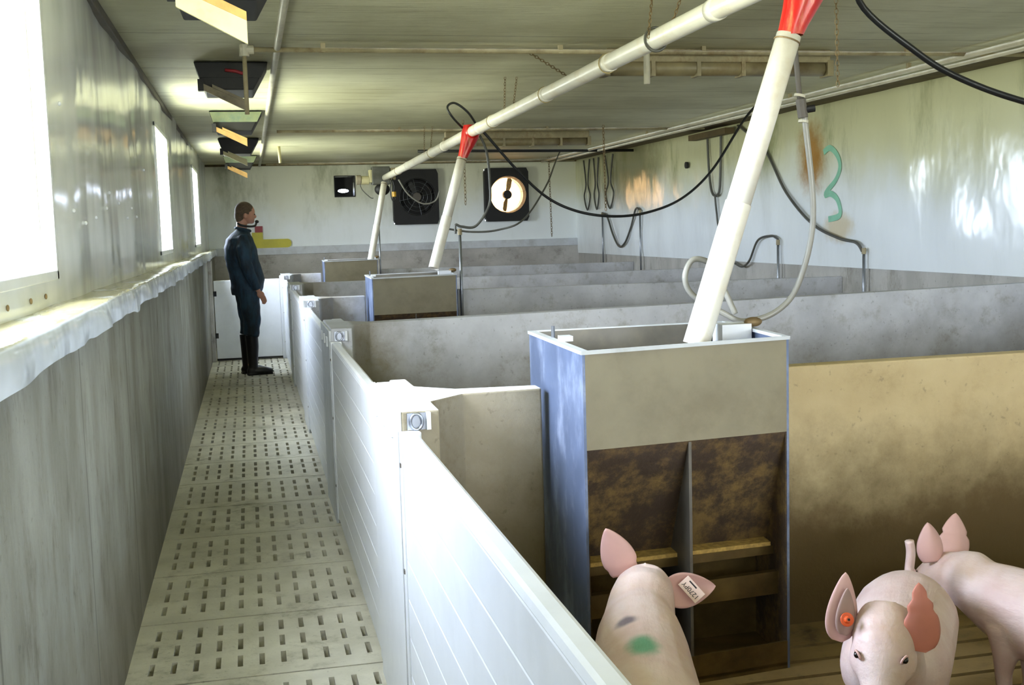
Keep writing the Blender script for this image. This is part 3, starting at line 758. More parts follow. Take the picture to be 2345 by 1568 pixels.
# ================================================================== CABLES AND WATER HOSES
def cable(name, pts, r, mat, label, cat='cable', k=8): return tag(MB().tube(spline(pts, k), r, 8).build(name, mat, smooth=True), label, cat)
cable('black_cable', [(1.84, 3.1, 2.50), (1.86, 3.22, 2.30), (1.885, 3.3, 2.165), (2.085, 3.3, 2.012), (2.242, 3.3, 1.931), (2.474, 3.3, 1.858), (2.9, 3.35, 1.78), (3.6, 3.4, 1.74), (4.4, 3.4, 1.72), (4.9, 3.4, 1.62)], .0105, 'cable', 'thick black cable sagging across the upper right corner')
cable('black_cable', [(1.79, 8.9, 2.29), (1.85, 8.9, 2.237), (2.1, 8.95, 1.965), (2.358, 9, 1.737), (2.611, 9, 1.615), (2.907, 9, 1.565), (3.227, 9.05, 1.587), (3.555, 9.1, 1.696), (3.853, 9.15, 1.929), (4.157, 9.2, 2.333), (4.3, 9.2, 2.49)], .011, 'cable', 'long black hose sagging in mid room from the middle red funnel')
cable('black_cable', [(4.9, 10.95, 2.46), (4.9, 10.35, 2.185), (4.9, 9.889, 1.751), (4.9, 9.381, 1.455), (4.9, 8.916, 1.329), (4.9, 8.627, 1.293), (4.9, 8.523, 1.223)], .013, 'hose_dark', 'dark hose drooping along right wall to the steel water pipe', 'hose')
cable('black_cable', [(1.74, 9.0, 2.24), (1.60, 8.9, 2.36), (1.56, 8.9, 2.44), (1.62, 8.9, 2.47), (1.72, 8.9, 2.40), (1.80, 8.95, 2.30)], .009, 'cable', 'looped black cable end above the middle red funnel')
cable('water_hose', [(1.83, 9.0, 2.23), (1.883, 9, 2.091), (1.90, 9, 1.85), (1.888, 9, 1.678), (1.777, 9, 1.518), (1.66, 9, 1.515), (1.612, 9, 1.53), (1.61, 9, 1.46)], .010, 'hose_dark', 'grey hose drooping from middle funnel to its feeder water pipe', 'hose')
cable('water_hose', [(1.60, 9.3, 1.50), (1.8, 9.3, 1.47), (2.02, 9.3, 1.48), (2.24, 9.3, 1.56), (2.62, 10.0, 1.85), (3.3, 12.2, 2.16), (3.9, 14.2, 2.40), (4.15, 15.0, 2.50)], .008, 'hose_dark', 'thin dark hose sweeping up past the lit fan', 'hose')
cable('water_hose', [(1.90, 14.6, 2.14), (2.02, 14.6, 1.95), (2.2, 14.6, 1.83), (2.36, 14.6, 1.86), (2.42, 14.6, 1.98)], .010, 'hose', 'pale cable drooping from feed motor before the dark fan', 'cable')
# near hose with valve
t = thing('water_hose', 'grey water hose with valve looping behind the near drop pipe', 'hose', (1.75, 3.45, 1.2))
def sh(P): return [(a-1.75, b-3.45, c-1.2) for a, b, c in P]
MB().tube(spline(sh([(1.70, 3.4, 2.5), (1.705, 3.4, 2.186), (1.734, 3.4, 1.878)]), 6), .0085, 10).build('upper_hose', 'trim', t, smooth=True)
MB().tube(spline(sh([(1.745, 3.4, 1.83), (1.754, 3.4, 1.79), (1.779, 3.4, 1.5), (1.737, 3.42, 1.291), (1.668, 3.44, 1.202), (1.561, 3.45, 1.174), (1.494, 3.46, 1.202), (1.398, 3.48, 1.262), (1.369, 3.48, 1.319), (1.389, 3.48, 1.373), (1.428, 3.48, 1.378), (1.47, 3.48, 1.35), (1.50, 3.46, 1.27), (1.525, 3.44, 1.20)]), 8), .0095, 12).build('lower_hose', 'hose', t, smooth=True)
MB().tube(sh([(1.736, 3.4, 1.88), (1.745, 3.4, 1.82)]), .016, 14).build('valve_body', 'trim', t, bevel=.002)
MB().tube(sh([(1.745, 3.4, 1.845), (1.78, 3.39, 1.85)]), .012, 10).build('valve_tap', 'black', t)
MB().tube(sh([(1.732, 3.4, 1.885), (1.734, 3.4, 1.893)]), .018, 14).build('hose_clamp', 'conduit_pale', t)
MB().tube(sh([(1.745, 3.4, 1.805), (1.746, 3.4, 1.813)]), .016, 14).build('hose_clamp', 'conduit_pale', t)
# pen water pipes
def waterpipe(x, yq, z0, z1, label, nip=True, r=.012, mat='galv'):
    t = thing('water_pipe', label, 'water pipe', (x, yq, z0))
    MB().tube([(0, 0, 0), (0, 0, z1-z0)], r, 10).build('riser', mat, t, smooth=True)
    MB().tube([(0, 0, z1-z0-.02), (0, 0, z1-z0+.03)], r*1.5, 10).build('joint', 'conduit', t)
    if nip:
        MB().box((-.03, -.035, .0), (.03, .035, .10)).build('wall_clamp', 'steel', t, bevel=.004)
        MB().tube([(0, 0, .02), (-.09, -.02, .0)], .010, 8).build('nipple', 'steel', t)
waterpipe(4.90, 8.50, .55, 1.22, 'steel water pipe on right wall of the second pen', mat='galv')
waterpipe(4.90, 10.06, .55, 1.28, 'steel water pipe on right wall behind the near drop pipe')
waterpipe(4.90, 13.98, .75, 1.64, 'steel water pipe on right wall, second from the back corner')
waterpipe(4.90, 15.58, .80, 1.64, 'steel water pipe on right wall nearest the back corner')
waterpipe(1.625, 8.90, .55, 1.47, 'thin steel water pipe beside the middle feeder', False, .012, 'galv')
waterpipe(1.60, 14.35, .55, 1.60, 'thin steel water pipe beside the far feeder', False, .010, 'galv')
cable('water_hose', [(4.9, 11.0, 1.05), (4.9, 10.87, 1.034), (4.9, 10.70, 1.10), (4.9, 10.5, 1.302), (4.9, 10.215, 1.346), (4.9, 10.094, 1.325), (4.9, 10.06, 1.312)], .011, 'hose_dark', 'short dark hose arching into water pipe right of near drop pipe', 'hose')
cable('water_hose', [(4.9, 11.75, 2.46), (4.9, 11.72, 2.1), (4.9, 11.66, 1.85), (4.9, 11.56, 1.773), (4.9, 11.44, 1.82), (4.9, 11.40, 2.1), (4.9, 11.38, 2.46)], .014, 'hose_dark', 'dark hose loop hanging high on the right wall left of drop pipe', 'hose')
cable('water_hose', [(4.9, 11.56, 1.775), (4.9, 11.52, 1.6), (4.9, 11.45, 1.4), (4.9, 11.2, 1.12), (4.9, 11.0, 1.05)], .011, 'hose_dark', 'dark hose dropping from the wall loop behind the near drop pipe', 'hose')
cable('water_hose', [(4.9, 15.57, 1.66), (4.9, 15.35, 1.60), (4.9, 15.1, 1.35), (4.9, 14.85, 1.20), (4.9, 14.6, 1.25), (4.9, 14.35, 1.45), (4.9, 14.15, 1.68), (4.9, 14.0, 1.67), (4.9, 13.98, 1.60)], .014, 'hose_dark', 'hose sagging between the two water pipes near back corner', 'hose')
for (ya, yb, lb) in ((16.45, 16.15, 'narrow dark hose loop nearest the back corner'), (15.95, 15.72, 'narrow dark hose loop beside the first from the corner'), (15.4, 15.05, 'hose loop hanging third from the back corner')):
    ym = (ya+yb)/2
    cable('hose_loop', [(4.9, ya, 2.45), (4.9, ym+.05, 2.10), (4.9, ya, 1.92), (4.9, ym, 1.72), (4.9, yb, 1.92), (4.9, ym-.05, 2.10), (4.9, yb, 2.45)], .012, 'hose_dark', lb, 'hose')
t = thing('cable_tray', 'dark dusty bracket under the right ceiling edge holding hoses', 'bracket', (4.85, 11.55, 2.42))
MB().box((-.05, -.5, -.03), (.05, .5, .03)).build('bar', 'browntrim', t)
tag(MB().tube([(XR-.055, 12.38, 2.145), (XR-.03, 12.38, 2.145)], .038, 18).build('pipe_hole', 'black'), 'small round black hole plug in the right wall sheet', 'hole plug')

# spray-painted 3 on the right wall: a thin film that follows the sheet
def sheet_x(y, z):
    k = min(1, (z-1.08)/0.1); return XR-.012-abs(noise.noise(Vector((y*1.7, z*1.9, 5))))*.03*k - noise.noise(Vector((y*4, z*1.5, 2)))*.006*k
c3 = spline([(0, 9.22, 2.07), (0, 9.10, 2.10), (0, 8.98, 2.03), (0, 8.94, 1.93), (0, 9.02, 1.82), (0, 9.16, 1.74), (0, 9.20, 1.70), (0, 9.10, 1.71), (0, 8.98, 1.66), (0, 8.93, 1.56), (0, 8.97, 1.51), (0, 9.14, 1.49)], 6)
mk = MB(); W = .026
for i, p in enumerate(c3):
    a = c3[max(i-1, 0)]; b = c3[min(i+1, len(c3)-1)]; d = (b-a).normalized(); nrm = Vector((0, -d.z, d.y))
    for s in (-1, 1):
        q = p+nrm*W*s; mk.v.append((sheet_x(q.y, q.z)-.006, q.y, q.z))
for i in range(len(c3)-1): mk.f.append((2*i, 2*i+1, 2*i+3, 2*i+2))
m3 = simple('green_spray', (140, 206, 172), 0.5, var=0.08); 
mk.build('painted_numeral', m3, wr)

# ================================================================== PENS
def head_poly(x_end=None, yc=0.0):
    """plan of the flared T-shaped wall end and its thin wall"""
    a = .33; xe = x_end
    return [(GX+.004, yc-a), (.497, yc-a), (.499, yc-.165), (.616, yc-.05), (xe, yc-.035), (xe, yc+.035), (.613, yc+.06), (.500, yc+.17), (.497, yc+.36), (.44, yc+.36), (.435, yc+.32), (GX+.004, yc+.32)]
def cover(o, yc, mat):
    MB().box((GX-.008, yc-.33, .0), (GX+.005, yc+.33, 1.0)).build('cover_plate', mat, o, bevel=.002)
    for q in (.1, .3, .5): MB().box((GX-.016, yc-.33+q, .91), (GX-.006, yc-.28+q, .96)).build('hinge_tab', 'pvc', o, bevel=.002)
def pen_wall(yc, z, xe, label, mat='conc_pen', group='concrete pen walls', cov='pvc'):
    o = tag(MB().prism(head_poly(xe, yc), PEN-.2, z).build('pen_wall', mat, bevel=.006), label, 'pen wall', group)
    cover(o, yc, cov); return o
ends = ['', 'nearest', 'third', 'fifth']
def long_wall(yc, x0, x1, za, zb, mat, label, dy=0.0):
    m = MB(); h = .035
    m.hexa([(x0, yc-h, PEN-.02), (x1, yc-h+dy, PEN-.02), (x1, yc+h+dy, PEN-.02), (x0, yc+h, PEN-.02), (x0, yc-h, za), (x1, yc-h+dy, zb), (x1, yc+h+dy, zb), (x0, yc+h, za)])
    return tag(m.build('pen_wall', mat, bevel=.006), label, 'pen wall', 'concrete pen walls')
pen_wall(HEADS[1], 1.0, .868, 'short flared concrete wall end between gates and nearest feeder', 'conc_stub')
long_wall(HEADS[1], 1.60, XR-.001, 1.02, 1.022, 'conc_pen_tan', 'tan stained concrete pen wall right of the nearest feeder, behind the pigs')
w2 = tag(MB().prism(head_poly(4.94, HEADS[2]), PEN-.2, 1.01).build('pen_wall', 'conc_pen', bevel=.006), 'long grey concrete pen wall behind the nearest feeder', 'pen wall', 'concrete pen walls')
for v in w2.data.vertices:
    if v.co.z > .9 and v.co.x > 3: v.co.z += .045
    if v.co.x > 3: v.co.y += .22
cover(w2, HEADS[2], 'pvc_dirty')
pen_wall(HEADS[3], 1.0, .868, 'short flared concrete wall end left of the middle feeder')
long_wall(HEADS[3], 1.60, XR-.001, 1.02, 1.0, 'conc_pen', 'concrete pen wall running right from the middle feeder')
pen_wall(HEADS[4], 1.0, XR-.005, 'concrete pen wall between the middle and the far feeder', cov='pvc_dirty')
pen_wall(HEADS[5], 1.0, .868, 'short flared concrete wall end left of the far feeder')
long_wall(HEADS[5], 1.60, XR-.001, 1.02, 1.0, 'conc_pen', 'concrete pen wall running right from the far feeder')
pen_wall(HEADS[0], 1.0, XR-.005, 'concrete pen wall below the frame in front of the pigs')

# covers + ring latches on the wall ends (corridor side)
def latch(yc, mat, label):
    t = thing('gate_latch', label, 'latch', (GX, yc-.33, .93), 0, 'ring latches on the pen wall ends')
    MB().box((.02, -.010, .018), (.075, .0, .065)).build('latch_plate', 'steel', t)
    rg = MB().tube([(.045+.017*math.cos(2*PI*k/20), -.018, .042+.022*math.sin(2*PI*k/20)) for k in range(20)], .004, 8, closed=True); rg.build('ring', 'steel', t, smooth=True)
    MB().box((.073, -.02, .018), (.085, .0, .066)).build('channel', 'pvc', t)
latch(HEADS[1], 'pvc', 'steel ring latch on the nearest wall end, above the front gate')
latch(HEADS[2], 'pvc_dirty', 'dull ring latch on the second wall end from the camera')
latch(HEADS[3], 'pvc', 'ring latch on the third wall end, left of middle feeder')
latch(HEADS[4], 'pvc_dirty', 'small latch on the fourth wall end from the camera')
latch(HEADS[5], 'pvc', 'small latch on the wall end beside the corridor gate')

def gate(y0, y1, label, mat='pvc'):
    L = y1-y0; t = thing('pen_gate', label, 'gate', (GX, y0, 0), 0, 'white plastic pen gates along the corridor')
    top = .945; T = .048; nb = 8
    prof = [(0.0, .04)]
    hgt = (top-.06)/nb
    for i in range(nb):
        z = .04+hgt*i
        prof += [(0.0, z+.005), (0.0, z+hgt-.003), (.0014, z+hgt), ]
    prof += [(0.0, top-.016), (.004, top-.004), (.012, top)]
    back = [(T-x, z) for x, z in reversed(prof)]
    P = prof+back; n = len(P)
    mb = MB(); mb.add([(x, .03, z) for x, z in P]+[(x, L-.03, z) for x, z in P], [tuple(range(n)), tuple(range(2*n-1, n-1, -1))]+[(i, n+i, n+(i+1) % n, (i+1) % n) for i in range(n)])
    mb.build('panel', mat, t)
    for a in (.0, L-.04):
        MB().box((-.005, a, .03), (T+.005, a+.04, top+.002)).build('end_profile', mat, t, bevel=.003)
    for z in (.2, .55, .85):
        MB().box((-.008, L-.03, z), (-.004, L-.018, z+.012)).build('screw', 'trim', t)
    return t
gate(1.06, 3.12, 'white plastic pen gate closest to the camera in the foreground')
gate(3.82, 5.86, 'second white plastic pen gate, between nearest and second wall ends')
gate(6.56, 8.64, 'third white plastic pen gate down the corridor')
gate(9.33, 11.36, 'fourth white plastic pen gate down the corridor')
gate(12.06, 14.01, 'farthest white plastic pen gate beside the standing person')
# corridor gate
t = thing('corridor_gate', 'white gate closing the end of the corridor behind the person', 'gate', (-.04, 14.05, 0))
MB().box((-.385, -.02, .02), (.385, .02, .965)).build('panel', 'pvc', t, bevel=.006)
for z in (.28, .78): MB().box((-.393, -.032, z), (-.355, -.02, z+.06)).build('hinge', 'black', t)
MB().box((-.385, -.026, .01), (.385, -.02, .035)).build('bottom_seal', 'rubber', t)
tag(MB().box((XL, 13.98, 0), (XL+.045, 14.10, 1.2)).build('gate_post', 'conc_back', bevel=.005), 'grey post on left wall carrying the corridor gate', 'post')
tag(MB().box((GX-.038, 14.02, 0), (GX+.02, 14.10, 1.0)).build('gate_post', 'pvc', bevel=.005), 'white post at right side of the corridor gate', 'post')

# ================================================================== FEEDERS
FQ = dict(FL=(.882, 3.015), FR=(1.535, 3.085), BR=(1.590, 3.665), BL=(.900, 3.70))
def feeder(dyq, label, q=FQ, ztop=1.15, zr=1.155):
    t = thing('pig_feeder', label, 'feeder', (q['FL'][0], q['FL'][1]+dyq, PEN), 0, 'box feeders in the pen walls')
    ox, oy = q['FL']
    def P(u, v, z):          # u left->right, v front->back
        a = Vector(q['FL']).lerp(Vector(q['FR']), u); b = Vector(q['BL']).lerp(Vector(q['BR']), u); c = a.lerp(b, v)
        return (c.x-ox, c.y-oy, z-PEN)
    def hx(u0, u1, v0, v1, z0, z1, v0t=None, v1t=None, dz=0.0):
        v0t = v0 if v0t is None else v0t; v1t = v1 if v1t is None else v1t
        return MB().hexa([P(u0, v0, z0), P(u1, v0, z0), P(u1, v1, z0), P(u0, v1, z0), P(u0, v0t, z1), P(u1, v0t, z1+dz), P(u1, v1t, z1+dz), P(u0, v1t, z1)])
    e = .012; d = zr-ztop
    hx(0, e, 0, 1, PEN, ztop).build('side_panel', 'feedside', t)
    hx(1-e, 1, 0, 1, PEN, zr).build('side_panel', 'feedside', t)
    for s in (0, 1):
        f = (lambda a: a) if s == 0 else (lambda a: 1-a)
        va, vb = f(0.0), f(.02)
        if s: va, vb = vb, va
        hx(e, 1-e, va, vb, .875, ztop, dz=d).build('hopper_panel', 'feedbox' if s == 0 else 'feedback', t)
        # slanted, feed-caked lower panel
        a0, a1, b0, b1 = f(.30), f(.32), f(0.0), f(.02)
        if s: a0, a1, b0, b1 = a1, a0, b1, b0
        hx(e, 1-e, a0, a1, .50, .876, b0, b1).build('slanted_panel', 'feedpanel', t)
        hx(.493, .507, *( (0.0, .45) if not s else (.55, 1.0)), .235, .50).build('divider', 'dirtysteel', t)
        # triangular upper part of the divider
        m = MB(); pA, pB, pC = f(0.0), f(.30), f(0.0)
        m.add([P(.493, f(0.0), .50), P(.493, f(.30), .50), P(.493, f(0.0), .872), P(.507, f(0.0), .50), P(.507, f(.30), .50), P(.507, f(0.0), .872)], [(0, 1, 2), (5, 4, 3), (0, 3, 4, 1), (1, 4, 5, 2), (2, 5, 3, 0)])
        m.build('divider_gusset', 'dirtysteel', t)
        a0, a1 = sorted((f(.18), f(.42)))
        hx(e, 1-e, a0, a1, .475, .50).build('feed_ledge', 'troughsteel', t)
        a0, a1 = sorted((f(.19), f(.40)))
        hx(.03, .97, a0, a1, .50, .512).build('feed_meal', 'feed', t)
        a0, a1 = sorted((f(.12), f(.16)))
        hx(e, 1-e, a0, a1, .36, .43).build('lower_rail', 'troughsteel', t)
        a0, a1 = sorted((f(0.0), f(.012)))
        hx(e, 1-e, a0, a1, PEN+.01, .235).build('trough_lip', 'troughsteel', t)
    for u0, u1 in ((e, e+.006), (1-e-.006, 1-e)): hx(u0, u1, .004, .996, PEN, .87).build('side_liner', 'feedpanel', t)
    hx(e, 1-e, .0, 1, PEN, .17).build('trough_pan', 'troughsteel', t)
    hx(e, 1-e, .46, .54, .17, .50).build('trough_back', 'troughsteel', t)
    # folded rim
    r = MB()
    for (u0, u1, v0, v1) in ((-.006, 1.006, -.006, .016), (-.006, 1.006, .985, 1.006), (-.006, .03, 0, 1), (.975, 1.006, 0, 1)):
        r.hexa([P(u0, v0, ztop-.006+d*u0), P(u1, v0, ztop-.006+d*u1), P(u1, v1, ztop-.006+d*u1), P(u0, v1, ztop-.006+d*u0), P(u0, v0, ztop+.004+d*u0), P(u1, v0, ztop+.004+d*u1), P(u1, v1, ztop+.004+d*u1), P(u0, v1, ztop+.004+d*u0)])
    r.build('rim', 'pvc_dirty', t)
    hx(.03, .085, .46, .53, ztop, ztop+.016).build('adjuster_block', 'pvc', t)
    MB().tube([P(.03, .62, ztop-.01), P(.03, .62, ztop+.04)], .006, 8).build('adjuster_rod', 'steel', t)
    hx(.82, .97, .46, .62, ztop-.10, ztop+.025).build('pipe_block', 'pvc', t)
    MB().ell(P(.99, .5, ztop+.028), (.03, .02, .016)).build('fitting', 'chain', t, smooth=True)
    return t
feeder(0, 'nearest big steel box feeder with pig eating at it')
feeder(HEADS[3]-HEADS[1], 'middle steel box feeder, second from the camera')
feeder(HEADS[5]-HEADS[1], 'small-looking farthest steel box feeder before the back wall')

# ================================================================== PIGS
def ring_loft(mb, secs, n=20):
    """secs: centre, axis direction, half width, half height"""
    rings = []
    for c, d, hw, hh in secs:
        c = Vector(c); d = Vector(d).normalized(); sd = Vector((0, 0, 1)).cross(d).normalized(); u = d.cross(sd)
        rings.append([c+sd*hw*math.cos(2*PI*k/n)+u*hh*math.sin(2*PI*k/n) for k in range(n)])
    b = len(mb.v)
    for r in rings: mb.v += [tuple(p) for p in r]
    for i in range(len(rings)-1):
        for k in range(n): mb.f.append((b+i*n+k, b+i*n+(k+1) % n, b+(i+1)*n+(k+1) % n, b+(i+1)*n+k))
    mb.f.append(tuple(b+k for k in range(n-1, -1, -1))); mb.f.append(tuple(b+(len(rings)-1)*n+k for k in range(n)))
def ear(base, d, side, L, W, cup, name, mat, parent, notch=(), curl=0.0, pw=.75, rooted=True):
    base = Vector(base); d = Vector(d).normalized(); side = Vector(side); side = (side-d*side.dot(d)).normalized(); nr = d.cross(side)
    nu, nv = 22, 12; mb = MB()
    for th in (0, .0035):
        for i in range(nu+1):
            u = i/nu; w_ = W*(math.sin(PI*min(1, (u*.86+.14))**pw))**.75 if rooted else W*max(0.0, math.sin(PI*min(1, u**.62)))**.72
            for a, b in notch: w_ *= 1-b*max(0, 1-abs(u-a)/.09)
            for j in range(nv+1):
                v = j/nv*2-1
                mb.v.append(tuple(base+d*(L*u)+side*(w_*v*.5)+nr*(cup*(v*v-0.5)*w_/W + curl*u*u+th)))
    m = (nu+1)*(nv+1)
    for i in range(nu):
        for j in range(nv):
            a = i*(nv+1)+j; q = (a, a+1, a+nv+2, a+nv+1); mb.f.append(q); mb.f.append(tuple(m+k for k in reversed(q)))
    for i in range(nu):
        for j in (0, nv):
            a = i*(nv+1)+j; b = a+nv+1; mb.f.append((a, b, m+b, m+a))
    for j in range(nv):
        for i in (0, nu): a = i*(nv+1)+j; mb.f.append((a, a+1, m+a+1, m+a))
    return mb.build(name, mat, parent, smooth=True)
def pig(label, loc, heading, S, neck, hd, mat, backdrop=0.0, wid=1.0):
    """heading: yaw of body; neck: poll point in local coords; hd: head direction in local coords"""
    t = thing('pig', label, 'pig', loc, heading)
    mb = MB(); X = Vector((1, 0, 0))
    k = backdrop   # rump lower than shoulder when > 0
    secs = [((-.335, 0, .285-k), X, .03, .035), ((-.325, 0, .275-k), X, .065, .075), ((-.29, 0, .265-k), X, .095, .105), ((-.22, 0, .258-k), X, .113, .122), ((-.10, 0, .250-k*.7), X, .112, .124), ((.02, 0, .245-k*.4), X, .110, .126), ((.12, 0, .250), X, .108, .126), ((.20, 0, .262), X, .100, .115), ((.26, 0, .275), X, .086, .10)]
    P = Vector(neck); H = Vector(hd).normalized()
    nk = (Vector((.26, 0, .275))+P-H*.02)/2
    nd = (P-Vector((.26, 0, .275))).normalized()
    secs += [(tuple(nk-Vector((0, 0, .005))), (nd+X)*.5, .078, .088), (tuple(P-H*.015-Vector((0, 0, .03))), nd, .070, .075)]
    ring_loft(mb, [((c[0], c[1], c[2]), d, a*(wid if i < 8 else 1), b) for i, (c, d, a, b) in enumerate(secs)])
    # head
    dn = H.cross(Vector((0, 1, 0)) if abs(H.y) < .9 else X); sd = Vector((0, 0, 1)).cross(H).normalized(); up_ = H.cross(sd)
    hs = [(-.05, -.035, .058, .055), (0, -.038, .069, .066), (.05, -.042, .067, .064), (.09, -.050, .056, .054), (.13, -.062, .042, .040), (.17, -.070, .034, .032), (.205, -.074, .032, .030), (.21, -.074, .030, .028)]
    ring_loft(mb, [(tuple(P+H*a+up_*b), H, w_, h_) for a, b, w_, h_ in hs])
    for s in (-1, 1): mb.ell(tuple(P+H*.055+sd*s*.045+up_*-.055), (.05, .028, .034), tuple(H))
    # legs: front with low wrist, hind with knee forward and hock back
    for s in (-1, 1):
        mb.tube([(.17, s*.055, .22), (.165, s*.062, .15), (.170, s*.062, .09), (.165, s*.062, .035), (.175, s*.062, .0)], [.055, .036, .024, .021, .024], 12)
        mb.tube([(-.23, s*.058, .22-k), (-.195, s*.066, .155), (-.245, s*.066, .095), (-.235, s*.066, .035), (-.225, s*.066, .0)], [.075, .046, .025, .021, .024], 12)
    body = fuse(mb, 'body', mat, t, .0075, 4)
    if S != 1: t.scale = (S, S, S)
    # snout disc with nostrils
    c = P+H*.212+up_*-.074
    MB().tube([tuple(c-H*.008), tuple(c+H*.006)], [.031, .029], 20).build('snout', 'pigsnout', t, smooth=False, bevel=.004)
    for s in (-1, 1): MB().ell(tuple(c+H*.006+sd*s*.010), (.003, .005, .007), tuple(H)).build('nostril', 'eye', t, smooth=True)
    for s in (-1, 1): MB().ell(tuple(P+H*.083+sd*s*.0500+up_*-.008), (.009, .007, .007), tuple(H)).build('eye', 'eye', t, smooth=True)
    for s in (-1, 1):
        ec = P+H*.083+sd*s*.0485+up_*-.008; ea = (H*.55+sd*s*.8).normalized(); e1_ = H.cross(up_).normalized(); e1_ = (H-ea*H.dot(ea)).normalized(); e2_ = ea.cross(e1_)
        MB().tube([tuple(ec+e1_*.010*math.cos(2*PI*q/20)+e2_*.0075*math.sin(2*PI*q/20)) for q in range(20)], .0028, 6, closed=True).build('eyelid', 'pigear', t, smooth=True)
    return t, P, H, sd, up_
def loc2(t, p):
    """world direction -> local"""
    return Matrix.Rotation(-t.rotation_euler.z, 3, 'Z') @ Vector(p)

# pig A: eating at the nearest feeder, seen from behind
t, P, H, sd, u_ = pig('pig with green spray spot eating at the nearest feeder', (0.85, 2.45, PEN), math.atan2(.93, .28), 1.12, (.40, -.02, .352), (.78, .02, -.62), 'pigA')
ear(P+sd*.045+u_*.01, loc2(t, (-.35, .10, .95)), loc2(t, (.85, -.3, .2)), .125, .085, .012, 'ear', 'pigear', t, notch=((.15, .1),), curl=-.01)
er = ear(P-sd*.055+loc2(t, (0, 0, -.036)), loc2(t, (.93, .0, .02)), loc2(t, (.1, .25, .95)), .125, .085, .012, 'ear', 'pigear', t)
# its ear tag with the number
base = P-sd*.055+loc2(t, (0, 0, -.036)); dW = loc2(t, (.93, .0, -.05)).normalized(); toC = loc2(t, (-.25, -.80, .42)).normalized()
tagc = base+dW*.062+toC*.022
ax = loc2(t, (-.52, .2, .70)); ax = (ax-toC*ax.dot(toC)).normalized(); ay = toC.cross(ax)
R = Matrix((ax, ay, toC)).transposed().to_4x4()
tg = bpy.data.objects.new('ear_tag', None)
w_, h_ = .030, .017
tb = MB(); tb.hexa([tuple(tagc+ax*a+ay*b+toC*c) for c in (0, .002) for a, b in ((-w_, -h_), (w_, -h_), (w_, h_), (-w_, h_))])
tagmesh = tb.build('ear_tag', 'tagpink', t, bevel=.001)
def text_mesh(s, size, name, mat, parent, M4):
    cu = bpy.data.curves.new('t', 'FONT'); cu.body = s; cu.size = size; cu.extrude = .0002; cu.align_x = 'CENTER'; cu.align_y = 'CENTER'
    o = bpy.data.objects.new('t', cu); C.objects.link(o); dg = bpy.context.evaluated_depsgraph_get(); dg.update()
    me = bpy.data.meshes.new_from_object(o.evaluated_get(dg)); bpy.data.objects.remove(o)
    me.transform(M4); me.materials.clear(); me.materials.append(M[mat])
    n = bpy.data.objects.new(name, me); C.objects.link(n); n.parent = parent; return n
text_mesh('1270PY', .0165, 'tag_number', 'ink', tagmesh, Matrix.Translation(tagc+toC*.0024+ay*.004) @ R)
MB().hexa([tuple(tagc+ax*a+ay*b+toC*c) for c in (.002, .0026) for a, b in ((-.006, -.012), (.018, -.012), (.018, -.0085), (-.006, -.0085))]).build('tag_line', 'ink', tagmesh)

# pig B: facing the camera
hB = math.atan2(2.2-2.79, 1.31-1.74)
t, P, H, sd, u_ = pig('pig facing the camera with an orange button tag in one ear', (1.575, 2.555, PEN), hB, 1.0, (.415, .0, .455), (.80, .0, -.60), 'pig', .0, 1.22)
for ch in t.children: pass
# sd points to the pig's left (its right in the picture is the camera's left)
wl = lambda v: loc2(t, v)
e1 = ear(P-sd*.092+wl((0, 0, -.055)), wl((.10, .06, 1)), wl((-1, -.15, 0)), .158, .086, -.010, 'ear', 'pigear', t, rooted=False)
M['ear_inside'] = simple('ear_inside', (172, 142, 134), 0.6, var=0.12, dirt=(130, 104, 92), dirt_amt=0.6)
ear(P-sd*.089+wl((0, -.014, -.035)), wl((.06, .05, 1)), wl((-1, -.15, 0)), .108, .052, -.008, 'ear_inside', 'ear_inside', e1, rooted=False)
e2 = ear(P+sd*.088+wl((0, 0, -.058)), wl((-.05, .10, 1)), wl((1, -.1, 0)), .155, .084, .010, 'ear', 'pigear_red', t, notch=((.58, .2), (.78, .3)), rooted=False)
# tail
MB().tube(spline([(-.325, 0, .31), (-.345, .0, .355), (-.34, .004, .405), (-.335, .0, .440)], 5), [.013]*16, 8).build('tail', 'pig', t, smooth=True)
bt = P-sd*.096+wl((.0, -.034, .008))
dC = wl((-.1, -.95, .3)).normalized()
tgo = MB().tube([tuple(bt), tuple(bt+dC*.004)], [.0155, .0155], 20).build('button_tag', 'tagorange', t, bevel=.0015)
MB().tube([tuple(bt+dC*.003), tuple(bt+dC*.012)], [.009, .006], 16).build('tag_stud', 'tagorange', tgo)
MB().tube([tuple(bt+dC*.0115), tuple(bt+dC*.0125)], .003, 10).build('stud_hole', 'ink', tgo)

# pig C: head away, behind pig B, body leaving the frame
t, P, H, sd, u_ = pig('pig at the right edge facing away behind the tagged pig', (2.105, 2.56, PEN-.012), math.atan2(.93, -.36), 1.0, (.40, .0, .345), (.92, .0, -.38), 'pig', 0.03)
wl = lambda v: loc2(t, v)
ear(P+sd*.045+u_*.01, wl((-.15, .1, .95)), wl((.9, .1, .2)), .115, .09, .026, 'ear', 'pigear', t)
ear(P-sd*.055+u_*.01, wl((.22, .35, .90)), wl((.95, 0, -.1)), .125, .10, .014, 'ear', 'pigear', t, notch=((.5, .15),))
MB().tube(spline([(-.325, 0, .31), (-.37, .02, .32), (-.39, .0, .29)], 5), [.011]*11, 8).build('tail', 'pig', t, smooth=True)

# ================================================================== PERSON
t = thing('person', 'person in dark teal coverall and rubber boots standing in the corridor', 'person', (-.03, 12.6, 0))
